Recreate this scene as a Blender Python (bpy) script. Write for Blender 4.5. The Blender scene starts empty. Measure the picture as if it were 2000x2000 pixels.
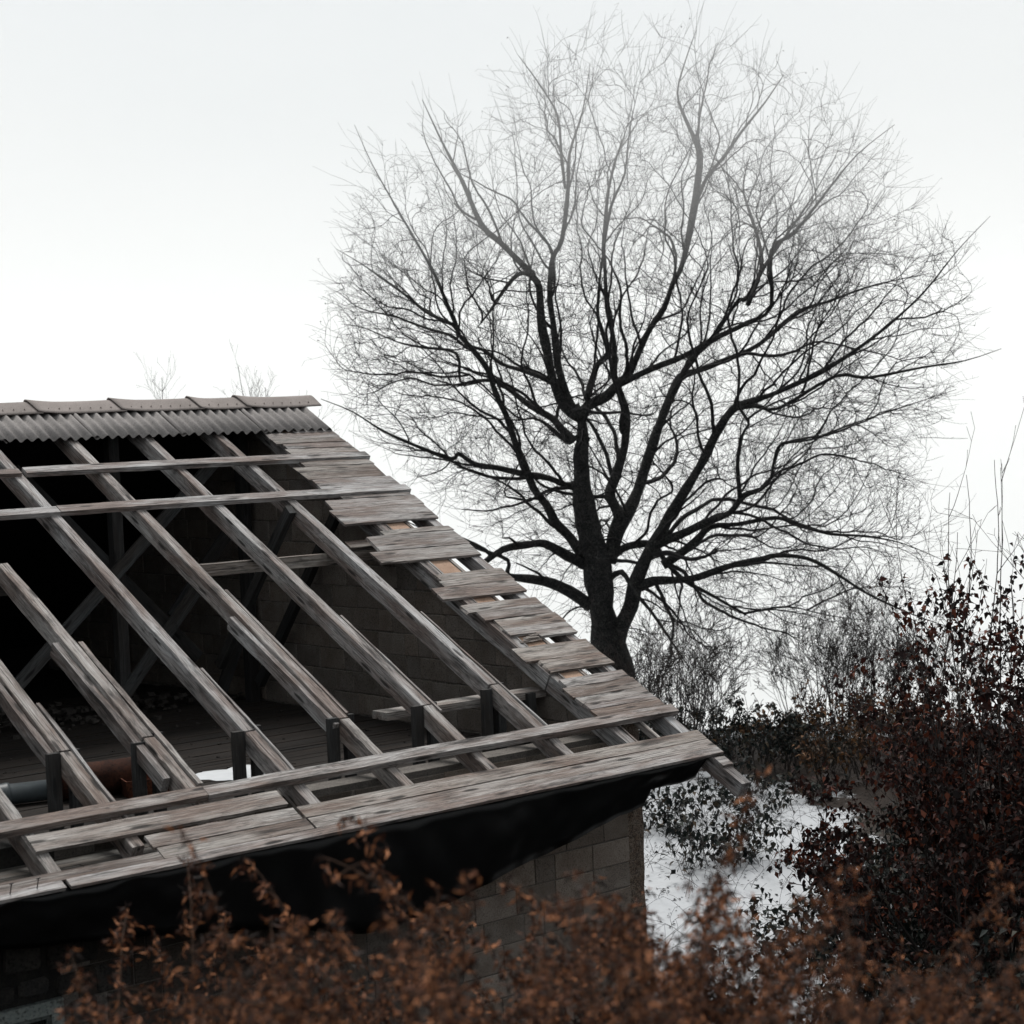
import bpy, bmesh, math, random
import numpy as np
from mathutils import Vector, Matrix, kdtree, noise as mnoise

random.seed(7); np.random.seed(7)
rad = math.radians
S = bpy.context.scene
COL = S.collection

# ------------------------------------------------------------------ camera
YAW, PITCH, ROLL = rad(39.750), rad(2.418), rad(-2.434)
EYE = Vector((-12.992, -12.548, 3.232))
FWD = Vector((math.sin(YAW), math.cos(YAW), 0.0))       # level direction the picture looks along
RGT = Vector((math.cos(YAW), -math.sin(YAW), 0.0))
fw = Vector((math.sin(YAW)*math.cos(PITCH), math.cos(YAW)*math.cos(PITCH), -math.sin(PITCH)))
up = RGT.cross(fw)
rt2 = math.cos(ROLL)*RGT + math.sin(ROLL)*up
up2 = -math.sin(ROLL)*RGT + math.cos(ROLL)*up
cam = bpy.data.cameras.new('camera'); cam_ob = bpy.data.objects.new('camera', cam); COL.objects.link(cam_ob)
M = Matrix.Identity(4)
for i in range(3):
    M[i][0], M[i][1], M[i][2], M[i][3] = rt2[i], up2[i], -fw[i], EYE[i]
cam_ob.matrix_world = M
cam.sensor_width = 36.0; cam.lens = 36.0*3592.6/2000.0
cam.clip_start = 0.1; cam.clip_end = 6000
cam.dof.use_dof = True; cam.dof.focus_distance = 20.5; cam.dof.aperture_fstop = 2.4
S.camera = cam_ob

# ------------------------------------------------------------------ sky: an even overcast
SUN_EL, SUN_AZ = rad(66), rad(24)                      # azimuth from +Y towards +X
world = bpy.data.worlds.new('World'); S.world = world; world.use_nodes = True
nt = world.node_tree; nt.nodes.clear()
def wn(t, **k):
    n = nt.nodes.new(t)
    for a, b in k.items(): setattr(n, a, b)
    return n
wout = wn('ShaderNodeOutputWorld')
sky = wn('ShaderNodeTexSky', sky_type='NISHITA', sun_disc=False, sun_elevation=SUN_EL, sun_rotation=SUN_AZ, dust_density=4.0)
bg1 = wn('ShaderNodeBackground'); bg1.inputs['Strength'].default_value = 0.05
nt.links.new(sky.outputs[0], bg1.inputs[0])
tc = wn('ShaderNodeTexCoord'); nz = wn('ShaderNodeTexNoise'); nz.inputs['Scale'].default_value = 1.6
nz.inputs['Detail'].default_value = 3.0; nz.inputs['Roughness'].default_value = 0.45
mp = wn('ShaderNodeMapping'); mp.inputs['Scale'].default_value = (1, 1, 2.6); mp.inputs['Location'].default_value = (0.4, 0.1, 0.0)
nt.links.new(tc.outputs['Generated'], mp.inputs[0]); nt.links.new(mp.outputs[0], nz.inputs['Vector'])
cr = wn('ShaderNodeValToRGB'); cr.color_ramp.elements[0].position = 0.30; cr.color_ramp.elements[1].position = 0.66
cr.color_ramp.elements[0].color = (0.83, 0.875, 0.895, 1); cr.color_ramp.elements[1].color = (0.985, 1.0, 0.995, 1)
nt.links.new(nz.outputs[0], cr.inputs[0])
bg2 = wn('ShaderNodeBackground'); bg2.inputs['Strength'].default_value = 0.288
nt.links.new(cr.outputs[0], bg2.inputs[0])
mx = wn('ShaderNodeMixShader'); mx.inputs[0].default_value = 0.93     # the cloud deck hides nearly all of the clear sky
nt.links.new(bg1.outputs[0], mx.inputs[1]); nt.links.new(bg2.outputs[0], mx.inputs[2]); nt.links.new(mx.outputs[0], wout.inputs[0])

sun = bpy.data.lights.new('sun', 'SUN'); sun.energy = 1.5; sun.angle = rad(26); sun.color = (1.0, 0.97, 0.93)
sun_ob = bpy.data.objects.new('sun', sun); COL.objects.link(sun_ob)
sdir = Vector((math.sin(SUN_AZ)*math.cos(SUN_EL), math.cos(SUN_AZ)*math.cos(SUN_EL), math.sin(SUN_EL)))
sun_ob.rotation_euler = sdir.to_track_quat('Z', 'Y').to_euler(); sun_ob.location = (-20, 20, 40)

S.view_settings.view_transform = 'Standard'; S.view_settings.look = 'None'
S.view_settings.exposure = 1.72; S.view_settings.gamma = 1.0
S.view_settings.use_curve_mapping = False
S.cycles.max_bounces = 8; S.cycles.diffuse_bounces = 3; S.cycles.volume_bounces = 6
S.cycles.caustics_reflective = False; S.cycles.caustics_refractive = False
S.cycles.use_denoising = True

# ------------------------------------------------------------------ materials
def mat(name):
    m = bpy.data.materials.new(name); m.use_nodes = True
    t = m.node_tree; t.nodes.clear()
    o = t.nodes.new('ShaderNodeOutputMaterial'); b = t.nodes.new('ShaderNodeBsdfPrincipled')
    t.links.new(b.outputs[0], o.inputs[0])
    return m, t, b
def N(t, typ, ins=None, **k):
    n = t.nodes.new(typ)
    for a, b in k.items(): setattr(n, a, b)
    for a, b in (ins or {}).items():
        if hasattr(b, 'is_linked') or isinstance(b, bpy.types.NodeSocket): t.links.new(b, n.inputs[a])
        else: n.inputs[a].default_value = b
    return n
def ramp(t, src, stops):
    n = t.nodes.new('ShaderNodeValToRGB'); e = n.color_ramp.elements
    while len(e) < len(stops): e.new(0.5)
    for i, (p, c) in enumerate(stops):
        e[i].position = p; e[i].color = (*c, 1) if len(c) == 3 else c
    t.links.new(src, n.inputs[0]); return n.outputs[0]
def mixc(t, f, a, b, mode='MIX'):
    n = t.nodes.new('ShaderNodeMix'); n.data_type = 'RGBA'; n.blend_type = mode
    for i, v in ((0, f), (6, a), (7, b)):
        if isinstance(v, bpy.types.NodeSocket): t.links.new(v, n.inputs[i])
        else: n.inputs[i].default_value = v if i == 0 else ((*v, 1) if len(v) == 3 else v)
    return n.outputs[2]
def mth(t, op, a, b=0.0):
    n = t.nodes.new('ShaderNodeMath'); n.operation = op
    for i, v in ((0, a), (1, b)):
        if isinstance(v, bpy.types.NodeSocket): t.links.new(v, n.inputs[i])
        else: n.inputs[i].default_value = v
    return n.outputs[0]
def g3(v): return (v, v, v)
def objvec(t, scale, offset=True):
    tcn = t.nodes.new('ShaderNodeTexCoord'); src = tcn.outputs['Object']
    if offset:
        oi = t.nodes.new('ShaderNodeObjectInfo')
        cb = N(t, 'ShaderNodeCombineXYZ', {0: mth(t, 'MULTIPLY', oi.outputs['Random'], 97.0), 1: mth(t, 'MULTIPLY', oi.outputs['Random'], 37.0), 2: mth(t, 'MULTIPLY', oi.outputs['Random'], 61.0)})
        src = N(t, 'ShaderNodeVectorMath', {0: src, 1: cb.outputs[0]}, operation='ADD').outputs[0]
    return N(t, 'ShaderNodeMapping', {0: src, 3: scale}).outputs[0]
def nse(t, vec, scale=1.0, detail=4.0, rough=0.55, dist=0.0):
    return N(t, 'ShaderNodeTexNoise', {'Vector': vec, 'Scale': scale, 'Detail': detail, 'Roughness': rough, 'Distortion': dist}).outputs[0]

def wood_material(name, grey, brown, dark, wear=0.5, rough=0.85):
    m, t, b = mat(name)
    big = nse(t, objvec(t, (0.9, 5, 5)), 1.0, 4, 0.6)
    streak = nse(t, objvec(t, (2.2, 105, 105)), 1.0, 5, 0.7, 0.3)
    # growth rings cut at a low angle: long cathedral arches
    rv = N(t, 'ShaderNodeSeparateXYZ', {0: objvec(t, (1, 1, 1))})
    wob = nse(t, objvec(t, (1.3, 7, 7)), 1.0, 2, 0.5)
    ring = mth(t, 'SINE', mth(t, 'ADD', mth(t, 'MULTIPLY', rv.outputs[1], 210.0), mth(t, 'MULTIPLY', wob, 60.0)))
    ringf = mth(t, 'ADD', mth(t, 'MULTIPLY', ring, 0.5), 0.5)
    base = mixc(t, ramp(t, big, [(0.40, g3(0)), (0.64, g3(1))]), brown, grey)
    oi = t.nodes.new('ShaderNodeObjectInfo')
    base = mixc(t, 1.0, base, oi.outputs['Color'], 'MULTIPLY')
    c = mixc(t, mth(t, 'MULTIPLY', ramp(t, ringf, [(0.55, g3(0)), (1.0, g3(1))]), 0.30), base, dark)
    c = mixc(t, ramp(t, streak, [(0.34, g3(0.9)), (0.49, g3(0)), (1.0, g3(0))]), c, dark)
    c = mixc(t, ramp(t, streak, [(0.0, g3(0)), (0.55, g3(0)), (0.75, g3(0.45))]), c, tuple(min(1, x*1.8) for x in grey))
    stain = nse(t, objvec(t, (0.55, 3.2, 3.2)), 1.7, 6, 0.7)
    c = mixc(t, ramp(t, stain, [(0.31, g3(0.92)), (0.46, g3(0.0)), (1, g3(0))]), c, dark)
    kn = N(t, 'ShaderNodeTexVoronoi', {'Vector': objvec(t, (1.7, 9, 9)), 'Scale': 1.0}).outputs['Distance']
    c = mixc(t, ramp(t, kn, [(0.0, g3(0.95)), (0.13, g3(0.8)), (0.20, g3(0))]), c, tuple(x*0.6 for x in dark))
    crack = nse(t, objvec(t, (0.9, 40, 40)), 1.0, 2, 0.4, 0.8)
    ck = ramp(t, mth(t, 'ABSOLUTE', mth(t, 'SUBTRACT', crack, 0.5)), [(0.0, g3(1)), (0.016, g3(0)), (1, g3(0))])
    c = mixc(t, mth(t, 'MULTIPLY', ck, min(1, 1.5*wear)), c, (0.012, 0.012, 0.013))
    t.links.new(c, b.inputs['Base Color']); b.inputs['Roughness'].default_value = rough
    b.inputs['Specular IOR Level'].default_value = 0.25
    hgt = mth(t, 'SUBTRACT', mth(t, 'ADD', mth(t, 'MULTIPLY', streak, 0.8), mth(t, 'MULTIPLY', ringf, 0.25)), mth(t, 'MULTIPLY', ck, 0.8))
    bp = N(t, 'ShaderNodeBump', {'Strength': 0.55, 'Distance': 0.006, 'Height': hgt})
    t.links.new(bp.outputs[0], b.inputs['Normal'])
    return m
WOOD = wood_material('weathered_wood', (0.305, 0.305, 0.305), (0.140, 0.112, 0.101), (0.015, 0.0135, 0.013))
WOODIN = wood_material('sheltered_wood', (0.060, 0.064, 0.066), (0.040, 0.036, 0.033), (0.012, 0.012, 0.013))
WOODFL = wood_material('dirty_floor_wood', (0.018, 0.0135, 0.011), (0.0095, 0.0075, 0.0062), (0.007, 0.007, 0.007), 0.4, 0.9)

def rough_material(name, c1, c2, c3, s1=3.0, s2=60.0, bump=0.5, rough=0.92, tint=True, pit=0.35, dist=0.006):
    m, t, b = mat(name)
    a = nse(t, objvec(t, (1, 1, 1)), s1, 5, 0.65); f = nse(t, objvec(t, (1, 1, 1)), s2, 4, 0.7)
    c = mixc(t, ramp(t, a, [(0.35, g3(0)), (0.68, g3(1))]), c1, c2)
    c = mixc(t, ramp(t, f, [(pit, g3(0.85)), (pit+0.14, g3(0)), (1, g3(0))]), c, c3)
    c = mixc(t, ramp(t, f, [(0, g3(0)), (0.58, g3(0)), (0.75, g3(0.5))]), c, tuple(x*1.5 for x in c2))
    if tint:
        oi = t.nodes.new('ShaderNodeObjectInfo'); c = mixc(t, 1.0, c, oi.outputs['Color'], 'MULTIPLY')
    t.links.new(c, b.inputs['Base Color']); b.inputs['Roughness'].default_value = rough
    b.inputs['Specular IOR Level'].default_value = 0.2
    bp = N(t, 'ShaderNodeBump', {'Strength': bump, 'Distance': dist, 'Height': mth(t, 'ADD', f, mth(t, 'MULTIPLY', a, 0.6))})
    t.links.new(bp.outputs[0], b.inputs['Normal'])
    return m
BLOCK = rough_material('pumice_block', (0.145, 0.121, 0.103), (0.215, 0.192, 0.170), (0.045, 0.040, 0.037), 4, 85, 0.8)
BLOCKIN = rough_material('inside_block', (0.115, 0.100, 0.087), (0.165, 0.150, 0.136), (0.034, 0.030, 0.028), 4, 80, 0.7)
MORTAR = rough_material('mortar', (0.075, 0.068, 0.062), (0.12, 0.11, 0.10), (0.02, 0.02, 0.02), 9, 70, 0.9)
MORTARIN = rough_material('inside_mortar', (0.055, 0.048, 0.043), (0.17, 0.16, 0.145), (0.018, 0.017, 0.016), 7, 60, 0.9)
OLDMORTAR = rough_material('old_mortar', (0.010, 0.010, 0.010), (0.022, 0.021, 0.019), (0.005, 0.005, 0.005), 9, 60, 0.9)
STONE = rough_material('old_stone', (0.020, 0.020, 0.020), (0.045, 0.042, 0.038), (0.008, 0.008, 0.008), 6, 40, 0.9)  # old stone and mortar tones, lowered further to carry shade below the film
PIER = rough_material('rough_concrete', (0.15, 0.105, 0.075), (0.24, 0.20, 0.165), (0.03, 0.026, 0.024), 14, 70, 1.0, pit=0.42, dist=0.02)
COPING = rough_material('sandy_board', (0.22, 0.145, 0.105), (0.30, 0.21, 0.155), (0.10, 0.06, 0.042), 5, 90, 0.5)
SHEET = rough_material('fibre_cement', (0.150, 0.142, 0.138), (0.215, 0.202, 0.196), (0.08, 0.076, 0.074), 2.2, 55, 0.3, pit=0.32)
CAP = rough_material('ridge_fibre_cement', (0.16, 0.142, 0.133), (0.205, 0.182, 0.172), (0.08, 0.072, 0.07), 2.5, 60, 0.25, pit=0.30)
RUST = rough_material('rust', (0.040, 0.013, 0.008), (0.10, 0.033, 0.016), (0.010, 0.007, 0.006), 7, 45, 0.7)
BLACKIN = rough_material('black_boards', (0.004, 0.004, 0.004), (0.006, 0.006, 0.0065), (0.002, 0.002, 0.002), 3, 30, 0.4)  # near-black, for the inner shell, floor slab and beams
PAINT = rough_material('peeling_paint', (0.13, 0.155, 0.15), (0.20, 0.225, 0.215), (0.04, 0.042, 0.042), 8, 35, 0.6, pit=0.36)
RUBBLE = rough_material('plaster_crumbs', (0.02, 0.018, 0.016), (0.06, 0.054, 0.050), (0.008, 0.008, 0.008), 6, 40, 0.6)
BARK = rough_material('beech_bark', (0.012, 0.013, 0.014), (0.060, 0.060, 0.055), (0.006, 0.006, 0.007), 9, 34, 1.0, pit=0.44, dist=0.03)

def plain(name, c, rough=0.8, spec=0.3, var=0.0, metal=0.0):
    m, t, b = mat(name); b.inputs['Roughness'].default_value = rough; b.inputs['Specular IOR Level'].default_value = spec
    b.inputs['Metallic'].default_value = metal
    if var:
        oi = t.nodes.new('ShaderNodeObjectInfo')
        col = mixc(t, ramp(t, nse(t, objvec(t, (1, 1, 1)), 6.0, 3), [(0.3, g3(0)), (0.7, g3(1))]), tuple(x*(1-var) for x in c), tuple(x*(1+var) for x in c))
        t.links.new(col, b.inputs['Base Color'])
    else: b.inputs['Base Color'].default_value = (*c, 1)
    return m
TARP = plain('black_film', (0.0016, 0.0019, 0.0022), 0.40, 0.16)
PIPE = plain('grey_plastic', (0.045, 0.055, 0.06), 0.45, 0.4, 0.15)
NAIL = plain('rusty_nail', (0.02, 0.017, 0.016), 0.6, 0.4)
GLASS = plain('dirty_pane', (0.006, 0.008, 0.009), 0.15, 0.5)
TWIG = plain('twig_bark', (0.018, 0.0175, 0.018), 0.85, 0.15, 0.2)
TWIGB = plain('scrub_bark', (0.035, 0.030, 0.028), 0.85, 0.15, 0.25)
SNOWP = plain('old_snow', (0.50, 0.52, 0.54), 0.7, 0.3, 0.05)

def leaf_material(name, cols, trans=0.15, rough=0.7):
    """every leaf carries its own random number in the 'tone' attribute"""
    m, t, b = mat(name)
    at = N(t, 'ShaderNodeAttribute', attribute_name='tone')
    st = [(i/(len(cols)-1), c) for i, c in enumerate(cols)]
    c = ramp(t, at.outputs['Fac'], st)
    t.links.new(c, b.inputs['Base Color']); b.inputs['Roughness'].default_value = rough; b.inputs['Specular IOR Level'].default_value = 0.2
    if trans:
        tr = N(t, 'ShaderNodeBsdfTranslucent', {0: c}); ms = N(t, 'ShaderNodeMixShader', {0: trans, 1: b.outputs[0], 2: tr.outputs[0]})
        out = [n for n in t.nodes if n.type == 'OUTPUT_MATERIAL'][0]; t.links.new(ms.outputs[0], out.inputs[0])
    return m
PLUME = leaf_material('dry_plume', [(0.003, 0.0016, 0.0013), (0.014, 0.005, 0.003), (0.085, 0.028, 0.0115), (0.34, 0.140, 0.062)])
DRYLEAF = leaf_material('dry_litter', [(0.002, 0.0012, 0.001), (0.006, 0.0028, 0.0019), (0.020, 0.0075, 0.004), (0.09, 0.034, 0.016)], 0.1)
BEECH = leaf_material('beech_leaf', [(0.005, 0.003, 0.003), (0.012, 0.0045, 0.004), (0.036, 0.0095, 0.0065), (0.12, 0.034, 0.016)], 0.2)
GREEN = leaf_material('bramble_leaf', [(0.003, 0.0055, 0.0055), (0.006, 0.010, 0.009), (0.012, 0.018, 0.014), (0.045, 0.028, 0.014)], 0.1, 0.65)
SCRUB = leaf_material('scrub_leaf', [(0.015, 0.014, 0.010), (0.035, 0.022, 0.013), (0.085, 0.040, 0.020), (0.14, 0.075, 0.032)], 0.15)

# ------------------------------------------------------------------ object helpers
def link(o, parent=None, local=None):
    COL.objects.link(o)
    if parent is not None: o.parent = parent
    if local is not None: o.matrix_basis = local
    return o
BASE = {}
def empty(name, loc):
    o = bpy.data.objects.new(name, None); o.empty_display_size = 0.2; COL.objects.link(o); o.location = loc
    BASE[o.name] = Matrix.Translation(Vector(loc)); return o
def wmat(o):
    """world matrix of a thing or part, before the depsgraph has run"""
    m = o.matrix_basis.copy(); p = o.parent
    while p is not None: m = p.matrix_basis @ m; p = p.parent
    return m
def place(name, me, parent, world):
    o = bpy.data.objects.new(name, me); COL.objects.link(o)
    if parent is not None:
        o.parent = parent; o.matrix_basis = wmat(parent).inverted() @ world
    else: o.matrix_basis = world
    return o
def tag(o, label=None, cat=None, group=None, kind=None):
    for k, v in (('label', label), ('category', cat), ('group', group), ('kind', kind)):
        if v: o[k] = v
    return o
def fast_mesh(name, verts, polys, material, tone=None, smooth=False):
    """verts (n,3); polys (m,k) all with k corners; tone per vertex"""
    verts = np.asarray(verts, dtype=np.float32).reshape(-1, 3); polys = np.asarray(polys, dtype=np.int32)
    me = bpy.data.meshes.new(name); m, k = polys.shape
    me.vertices.add(len(verts)); me.vertices.foreach_set('co', verts.ravel())
    me.loops.add(m*k); me.loops.foreach_set('vertex_index', polys.ravel())
    me.polygons.add(m); me.polygons.foreach_set('loop_start', np.arange(m, dtype=np.int32)*k)
    if smooth: me.polygons.foreach_set('use_smooth', np.ones(m, dtype=bool))
    if tone is not None:
        a = me.attributes.new('tone', 'FLOAT', 'POINT'); a.data.foreach_set('value', np.asarray(tone, dtype=np.float32))
    me.update(calc_edges=True); me.materials.append(material)
    return me
def poly_mesh(name, verts, faces, material, smooth=False):
    me = bpy.data.meshes.new(name); me.from_pydata([tuple(v) for v in verts], [], faces); me.update()
    if smooth: me.polygons.foreach_set('use_smooth', [True]*len(me.polygons))
    me.materials.append(material); return me
def frame(o, x, y, z):
    m = Matrix.Identity(4)
    for i in range(3): m[i][0], m[i][1], m[i][2], m[i][3] = x[i], y[i], z[i], o[i]
    return m
def timber_mesh(name, L, W, H, material, jit=0.004, nseg=6, skew=0.0, cham=0.0, bow=0.0, ragged=0.0):
    """a sawn length along +X, its section W by H from the origin, edges a little uneven"""
    if cham: sec = [(cham, 0), (W-cham, 0), (W, cham), (W, H-cham), (W-cham, H), (cham, H), (0, H-cham), (0, cham)]
    else: sec = [(0, 0), (W, 0), (W, H), (0, H)]
    n = len(sec); vs = []; fs = []
    ph = random.uniform(0, 6)
    for i in range(nseg+1):
        f = i/nseg
        b = bow*math.sin(math.pi*f); w = jit*0.6*math.sin(ph+f*5)
        for (y, z) in sec:
            x = L*f
            if i == 0: x += skew*(y/W-0.5)*W + random.uniform(-1, 1)*ragged
            if i == nseg: x += -skew*(y/W-0.5)*W*0.6 + random.uniform(-1, 1)*ragged
            vs.append((x, y+w+random.uniform(-jit, jit)*(0 < i < nseg), z+b+random.uniform(-jit, jit)*0.5))
    for i in range(nseg):
        for k in range(n):
            a, b2 = i*n+k, i*n+(k+1) % n
            fs.append((a, b2, b2+n, a+n))
    fs = [tuple(reversed(f)) for f in fs]
    fs.append(tuple(range(n))[::-1]); fs.append(tuple(range(nseg*n, nseg*n+n)))
    me = poly_mesh(name, vs, fs, material)
    bm = bmesh.new(); bm.from_mesh(me); bmesh.ops.recalc_face_normals(bm, faces=bm.faces); bm.to_mesh(me); bm.free()
    return me
def tint(o, v=None, warm=0.0):
    v = random.uniform(0.8, 1.12) if v is None else v
    o.color = (v*(1+warm), v, v*(1-warm), 1); return o

# ------------------------------------------------------------------ roof frame: u along the eave, v up the slope, h out of it
T = rad(27.417); CT, ST = math.cos(T), math.sin(T)
UX, VR, NR = Vector((1, 0, 0)), Vector((0, CT, ST)), Vector((0, -ST, CT))
def RP(u, v, h=0.0): return Vector((u, v*CT-h*ST, v*ST+h*CT))
YR = 7.17; ZR = YR*math.tan(T)                          # ridge line of the rafter tops
XG, XC, YW, ZF = -0.782, -0.475, 0.879, 0.037           # gable inside, block corner, front wall, attic floor
XL, YB = -15.6, 13.46                                   # far end and back wall

# ------------------------------------------------------------------ ground
def site(s, l, z=0.0):
    return Vector((EYE.x+FWD.x*s+RGT.x*l, EYE.y+FWD.y*s+RGT.y*l, z))
GS = [-8, 0, 3, 6, 9, 12, 15, 18, 22, 25, 28, 31, 34, 38, 44, 52, 70, 120, 400, 4000]
GZ = [1.9, 1.6, 1.25, 0.3, -0.8, -1.9, -2.7, -3.1, -3.06, -2.8, -2.5, -2.42, -2.6, -3.1, -4.6, -8.0, -17, -34, -48, -60]
def ground_z(s, l):
    z = float(np.interp(s, GS, GZ))
    if s < 60:
        k = min(1.0, max(0.0, (60-s)/15))
        z += k*0.17*mnoise.noise(Vector((s*0.35, l*0.35, 1.7)))+k*0.08*mnoise.noise(Vector((s*1.1, l*1.1, 4.2)))
    return z

# ground sheet: snow beyond the barn, dark dead litter on the near bank
def ground_material():
    m, t, b = mat('ground_cover')
    at = N(t, 'ShaderNodeAttribute', attribute_name='snow')
    n1 = nse(t, objvec(t, (1, 1, 1), False), 1.3, 6, 0.65); n2 = nse(t, objvec(t, (1, 1, 1), False), 14, 4, 0.6)
    f = mth(t, 'ADD', at.outputs['Fac'], mth(t, 'MULTIPLY', mth(t, 'SUBTRACT', n1, 0.5), 1.1))
    f = mth(t, 'ADD', f, mth(t, 'MULTIPLY', mth(t, 'SUBTRACT', n2, 0.5), 0.35))
    fr = ramp(t, f, [(0.46, g3(0)), (0.54, g3(1))])
    litter = mixc(t, n2, (0.006, 0.005, 0.004), (0.025, 0.015, 0.010))
    snow = mixc(t, n1, (0.30, 0.315, 0.335), (0.38, 0.395, 0.41))
    t.links.new(mixc(t, fr, litter, snow), b.inputs['Base Color']); b.inputs['Roughness'].default_value = 0.75
    b.inputs['Specular IOR Level'].default_value = 0.2
    bp = N(t, 'ShaderNodeBump', {'Strength': 0.5, 'Distance': 0.05, 'Height': mth(t, 'ADD', n1, mth(t, 'MULTIPLY', n2, 0.3))})
    t.links.new(bp.outputs[0], b.inputs['Normal'])
    return m
ss = list(np.arange(-8, 14, 0.8))+list(np.arange(14, 40, 0.4))+list(np.arange(40, 60, 1.5))+[65, 75, 90, 110, 140, 180, 240, 330, 450, 700, 1200, 2200, 4000]
nl = 90; vs = []; sn = []
for s in ss:
    half = 16+max(s, 0)*0.8
    for j in range(nl+1):
        q = j/nl*2-1; l = half*(0.45*q+0.55*q**3)
        vs.append(site(s, l, ground_z(s, l)))
        a = np.interp(s, [13, 17.5, 19.5, 60], [0.0, 0.25, 0.92, 1.0])
        if s < 33: a -= np.interp(l, [3.4, 4.6, 6.0], [0.0, .45, .85])
        a -= 0.75*max(0, 1-abs(s-31.5)/3.6)                         # scrub strip along the crest keeps the soil dark
        sn.append(a)
pl = [(i*(nl+1)+j, i*(nl+1)+j+1, (i+1)*(nl+1)+j+1, (i+1)*(nl+1)+j) for i in range(len(ss)-1) for j in range(nl)]
gm = fast_mesh('ground', vs, pl, ground_material(), smooth=True)
a = gm.attributes.new('snow', 'FLOAT', 'POINT'); a.data.foreach_set('value', np.asarray(sn, dtype=np.float32))
g = link(bpy.data.objects.new('ground', gm)); tag(g, kind='structure')

# low cloud: one closed volume lying in the valley past the crest and over the tree, its underside above the roof
def prism(name, prof, w0, w1, place_fn, material):
    n = len(prof); vs = [place_fn(p, w0) for p in prof]+[place_fn(p, w1) for p in prof]
    fs = [tuple(range(n)), tuple(range(2*n-1, n-1, -1))]+[(i, i+n, (i+1) % n+n, (i+1) % n) for i in range(n)]
    me = poly_mesh(name, vs, fs, material)
    bm = bmesh.new(); bm.from_mesh(me); bmesh.ops.recalc_face_normals(bm, faces=bm.faces); bm.to_mesh(me); bm.free()
    return me
fm = bpy.data.materials.new('cloud_air'); fm.use_nodes = True; t = fm.node_tree; t.nodes.clear()
o = t.nodes.new('ShaderNodeOutputMaterial'); v = t.nodes.new('ShaderNodeVolumePrincipled')
v.inputs['Density'].default_value = 0.017; v.inputs['Color'].default_value = (0.86, 0.865, 0.86, 1); v.inputs['Anisotropy'].default_value = 0.0
t.links.new(v.outputs[0], o.inputs['Volume'])
fogm = prism('low_cloud', [(15, 6.0), (15, 15), (210, 15), (210, -70), (47, -70), (47, 6.0)], -190, 190, lambda p, w: site(p[0], w, p[1]), fm)
fog = link(bpy.data.objects.new('low_cloud', fogm)); tag(fog, kind='stuff')
fog.visible_shadow = True

# ------------------------------------------------------------------ the barn
barn = empty('ruined_barn', (-4.0, 7.17, -3.0))
tag(barn, 'derelict block barn with its roof stripped to bare grey rafters', 'barn')
def roof_long(name, u0, u1, v0, v1, h0, h1, m=WOOD, parent=None, tv=None, warm=0.0, **k):
    """a board lying along the eave direction"""
    me = timber_mesh(name, u1-u0, v1-v0, h1-h0, m, **k)
    return tint(place(name, me, parent or barn, frame(RP(u0, v0, h0), UX, VR, NR)), tv, warm)
def roof_rise(name, u0, u1, v0, v1, h0, h1, m=WOOD, parent=None, tv=None, warm=0.0, **k):
    """a timber running up the slope"""
    me = timber_mesh(name, v1-v0, u1-u0, h1-h0, m, **k)
    return tint(place(name, me, parent or barn, frame(RP(u1, v0, h0), VR, -UX, NR)), tv, warm)
def beam(name, p0, p1, w, h, m=WOODIN, parent=None, upv=(0, 0, 1), tv=None, warm=0.0, **k):
    p0, p1 = Vector(p0), Vector(p1); x = (p1-p0).normalized(); upv = Vector(upv)
    y = upv.cross(x).normalized(); z = x.cross(y)
    me = timber_mesh(name, (p1-p0).length, w, h, m, **k)
    return tint(place(name, me, parent or barn, frame(p0-y*w/2-z*h/2, x, y, z)), tv, warm)

# rafters (left arris, lower end, upper end)
RK = dict(jit=0.005, nseg=14, cham=0.006)
for (u, v0, v1, jn, warm, tv) in [(-1.695, 0.16, 8.02, 1.69, 0.0, 1.0), (-2.635, 0.15, 8.02, 1.53, 0.01, 1.0), (-3.585, 0.15, 8.02, 1.53, 0.03, 0.97), (-4.572, 0.14, 8.02, 1.56, 0.0, 0.98),
                          (-5.500, 0.30, 4.77, 1.70, 0.04, 0.92), (-6.290, 0.34, 8.02, 1.68, 0.04, 0.90), (-7.045, 0.14, 8.02, 1.70, 0.02, 0.82), (-7.98, 0.14, 8.02, 1.7, 0, .9)]:
    w = 0.112+random.uniform(-0.004, 0.006)
    # two lengths, lapped and nailed at the knee wall
    roof_rise('rafter', u, u+w, jn+0.01, v1, -0.185, 0.0, tv=tv, warm=warm, bow=0.012, **RK)
    roof_rise('rafter', u+0.012, u+w+0.008, v0, jn-0.005, -0.180, -0.004, tv=tv*0.92, warm=warm+0.02, bow=-0.006, **RK)
roof_rise('rafter_splice', -5.575, -5.51, 1.15, 3.35, -0.17, -0.035, tv=0.8, jit=0.008, nseg=8)
roof_rise('rafter_splice', -5.375, -5.325, 0.95, 3.25, -0.13, 0.012, tv=0.85, warm=0.05, jit=0.008, nseg=8)
roof_rise('rafter_splice', -6.165, -6.135, 0.55, 2.4, -0.10, 0.008, tv=0.9, jit=0.006, nseg=6)
roof_rise('rafter_splice', -6.355, -6.30, 1.72, 3.6, -0.16, -0.03, tv=0.75, jit=0.008, nseg=8)
roof_rise('rafter_splice', -3.650, -3.592, 1.50, 3.45, -0.165, -0.03, tv=0.92, jit=0.006, nseg=8)
roof_rise('rafter_splice', -3.466, -3.435, 1.6, 3.9, -0.12, 0.006, tv=0.95, jit=0.006, nseg=6)
roof_rise('rafter_splice', -2.512, -2.487, 1.4, 3.2, -0.11, 0.010, tv=1.0, jit=0.006, nseg=6)
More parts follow.
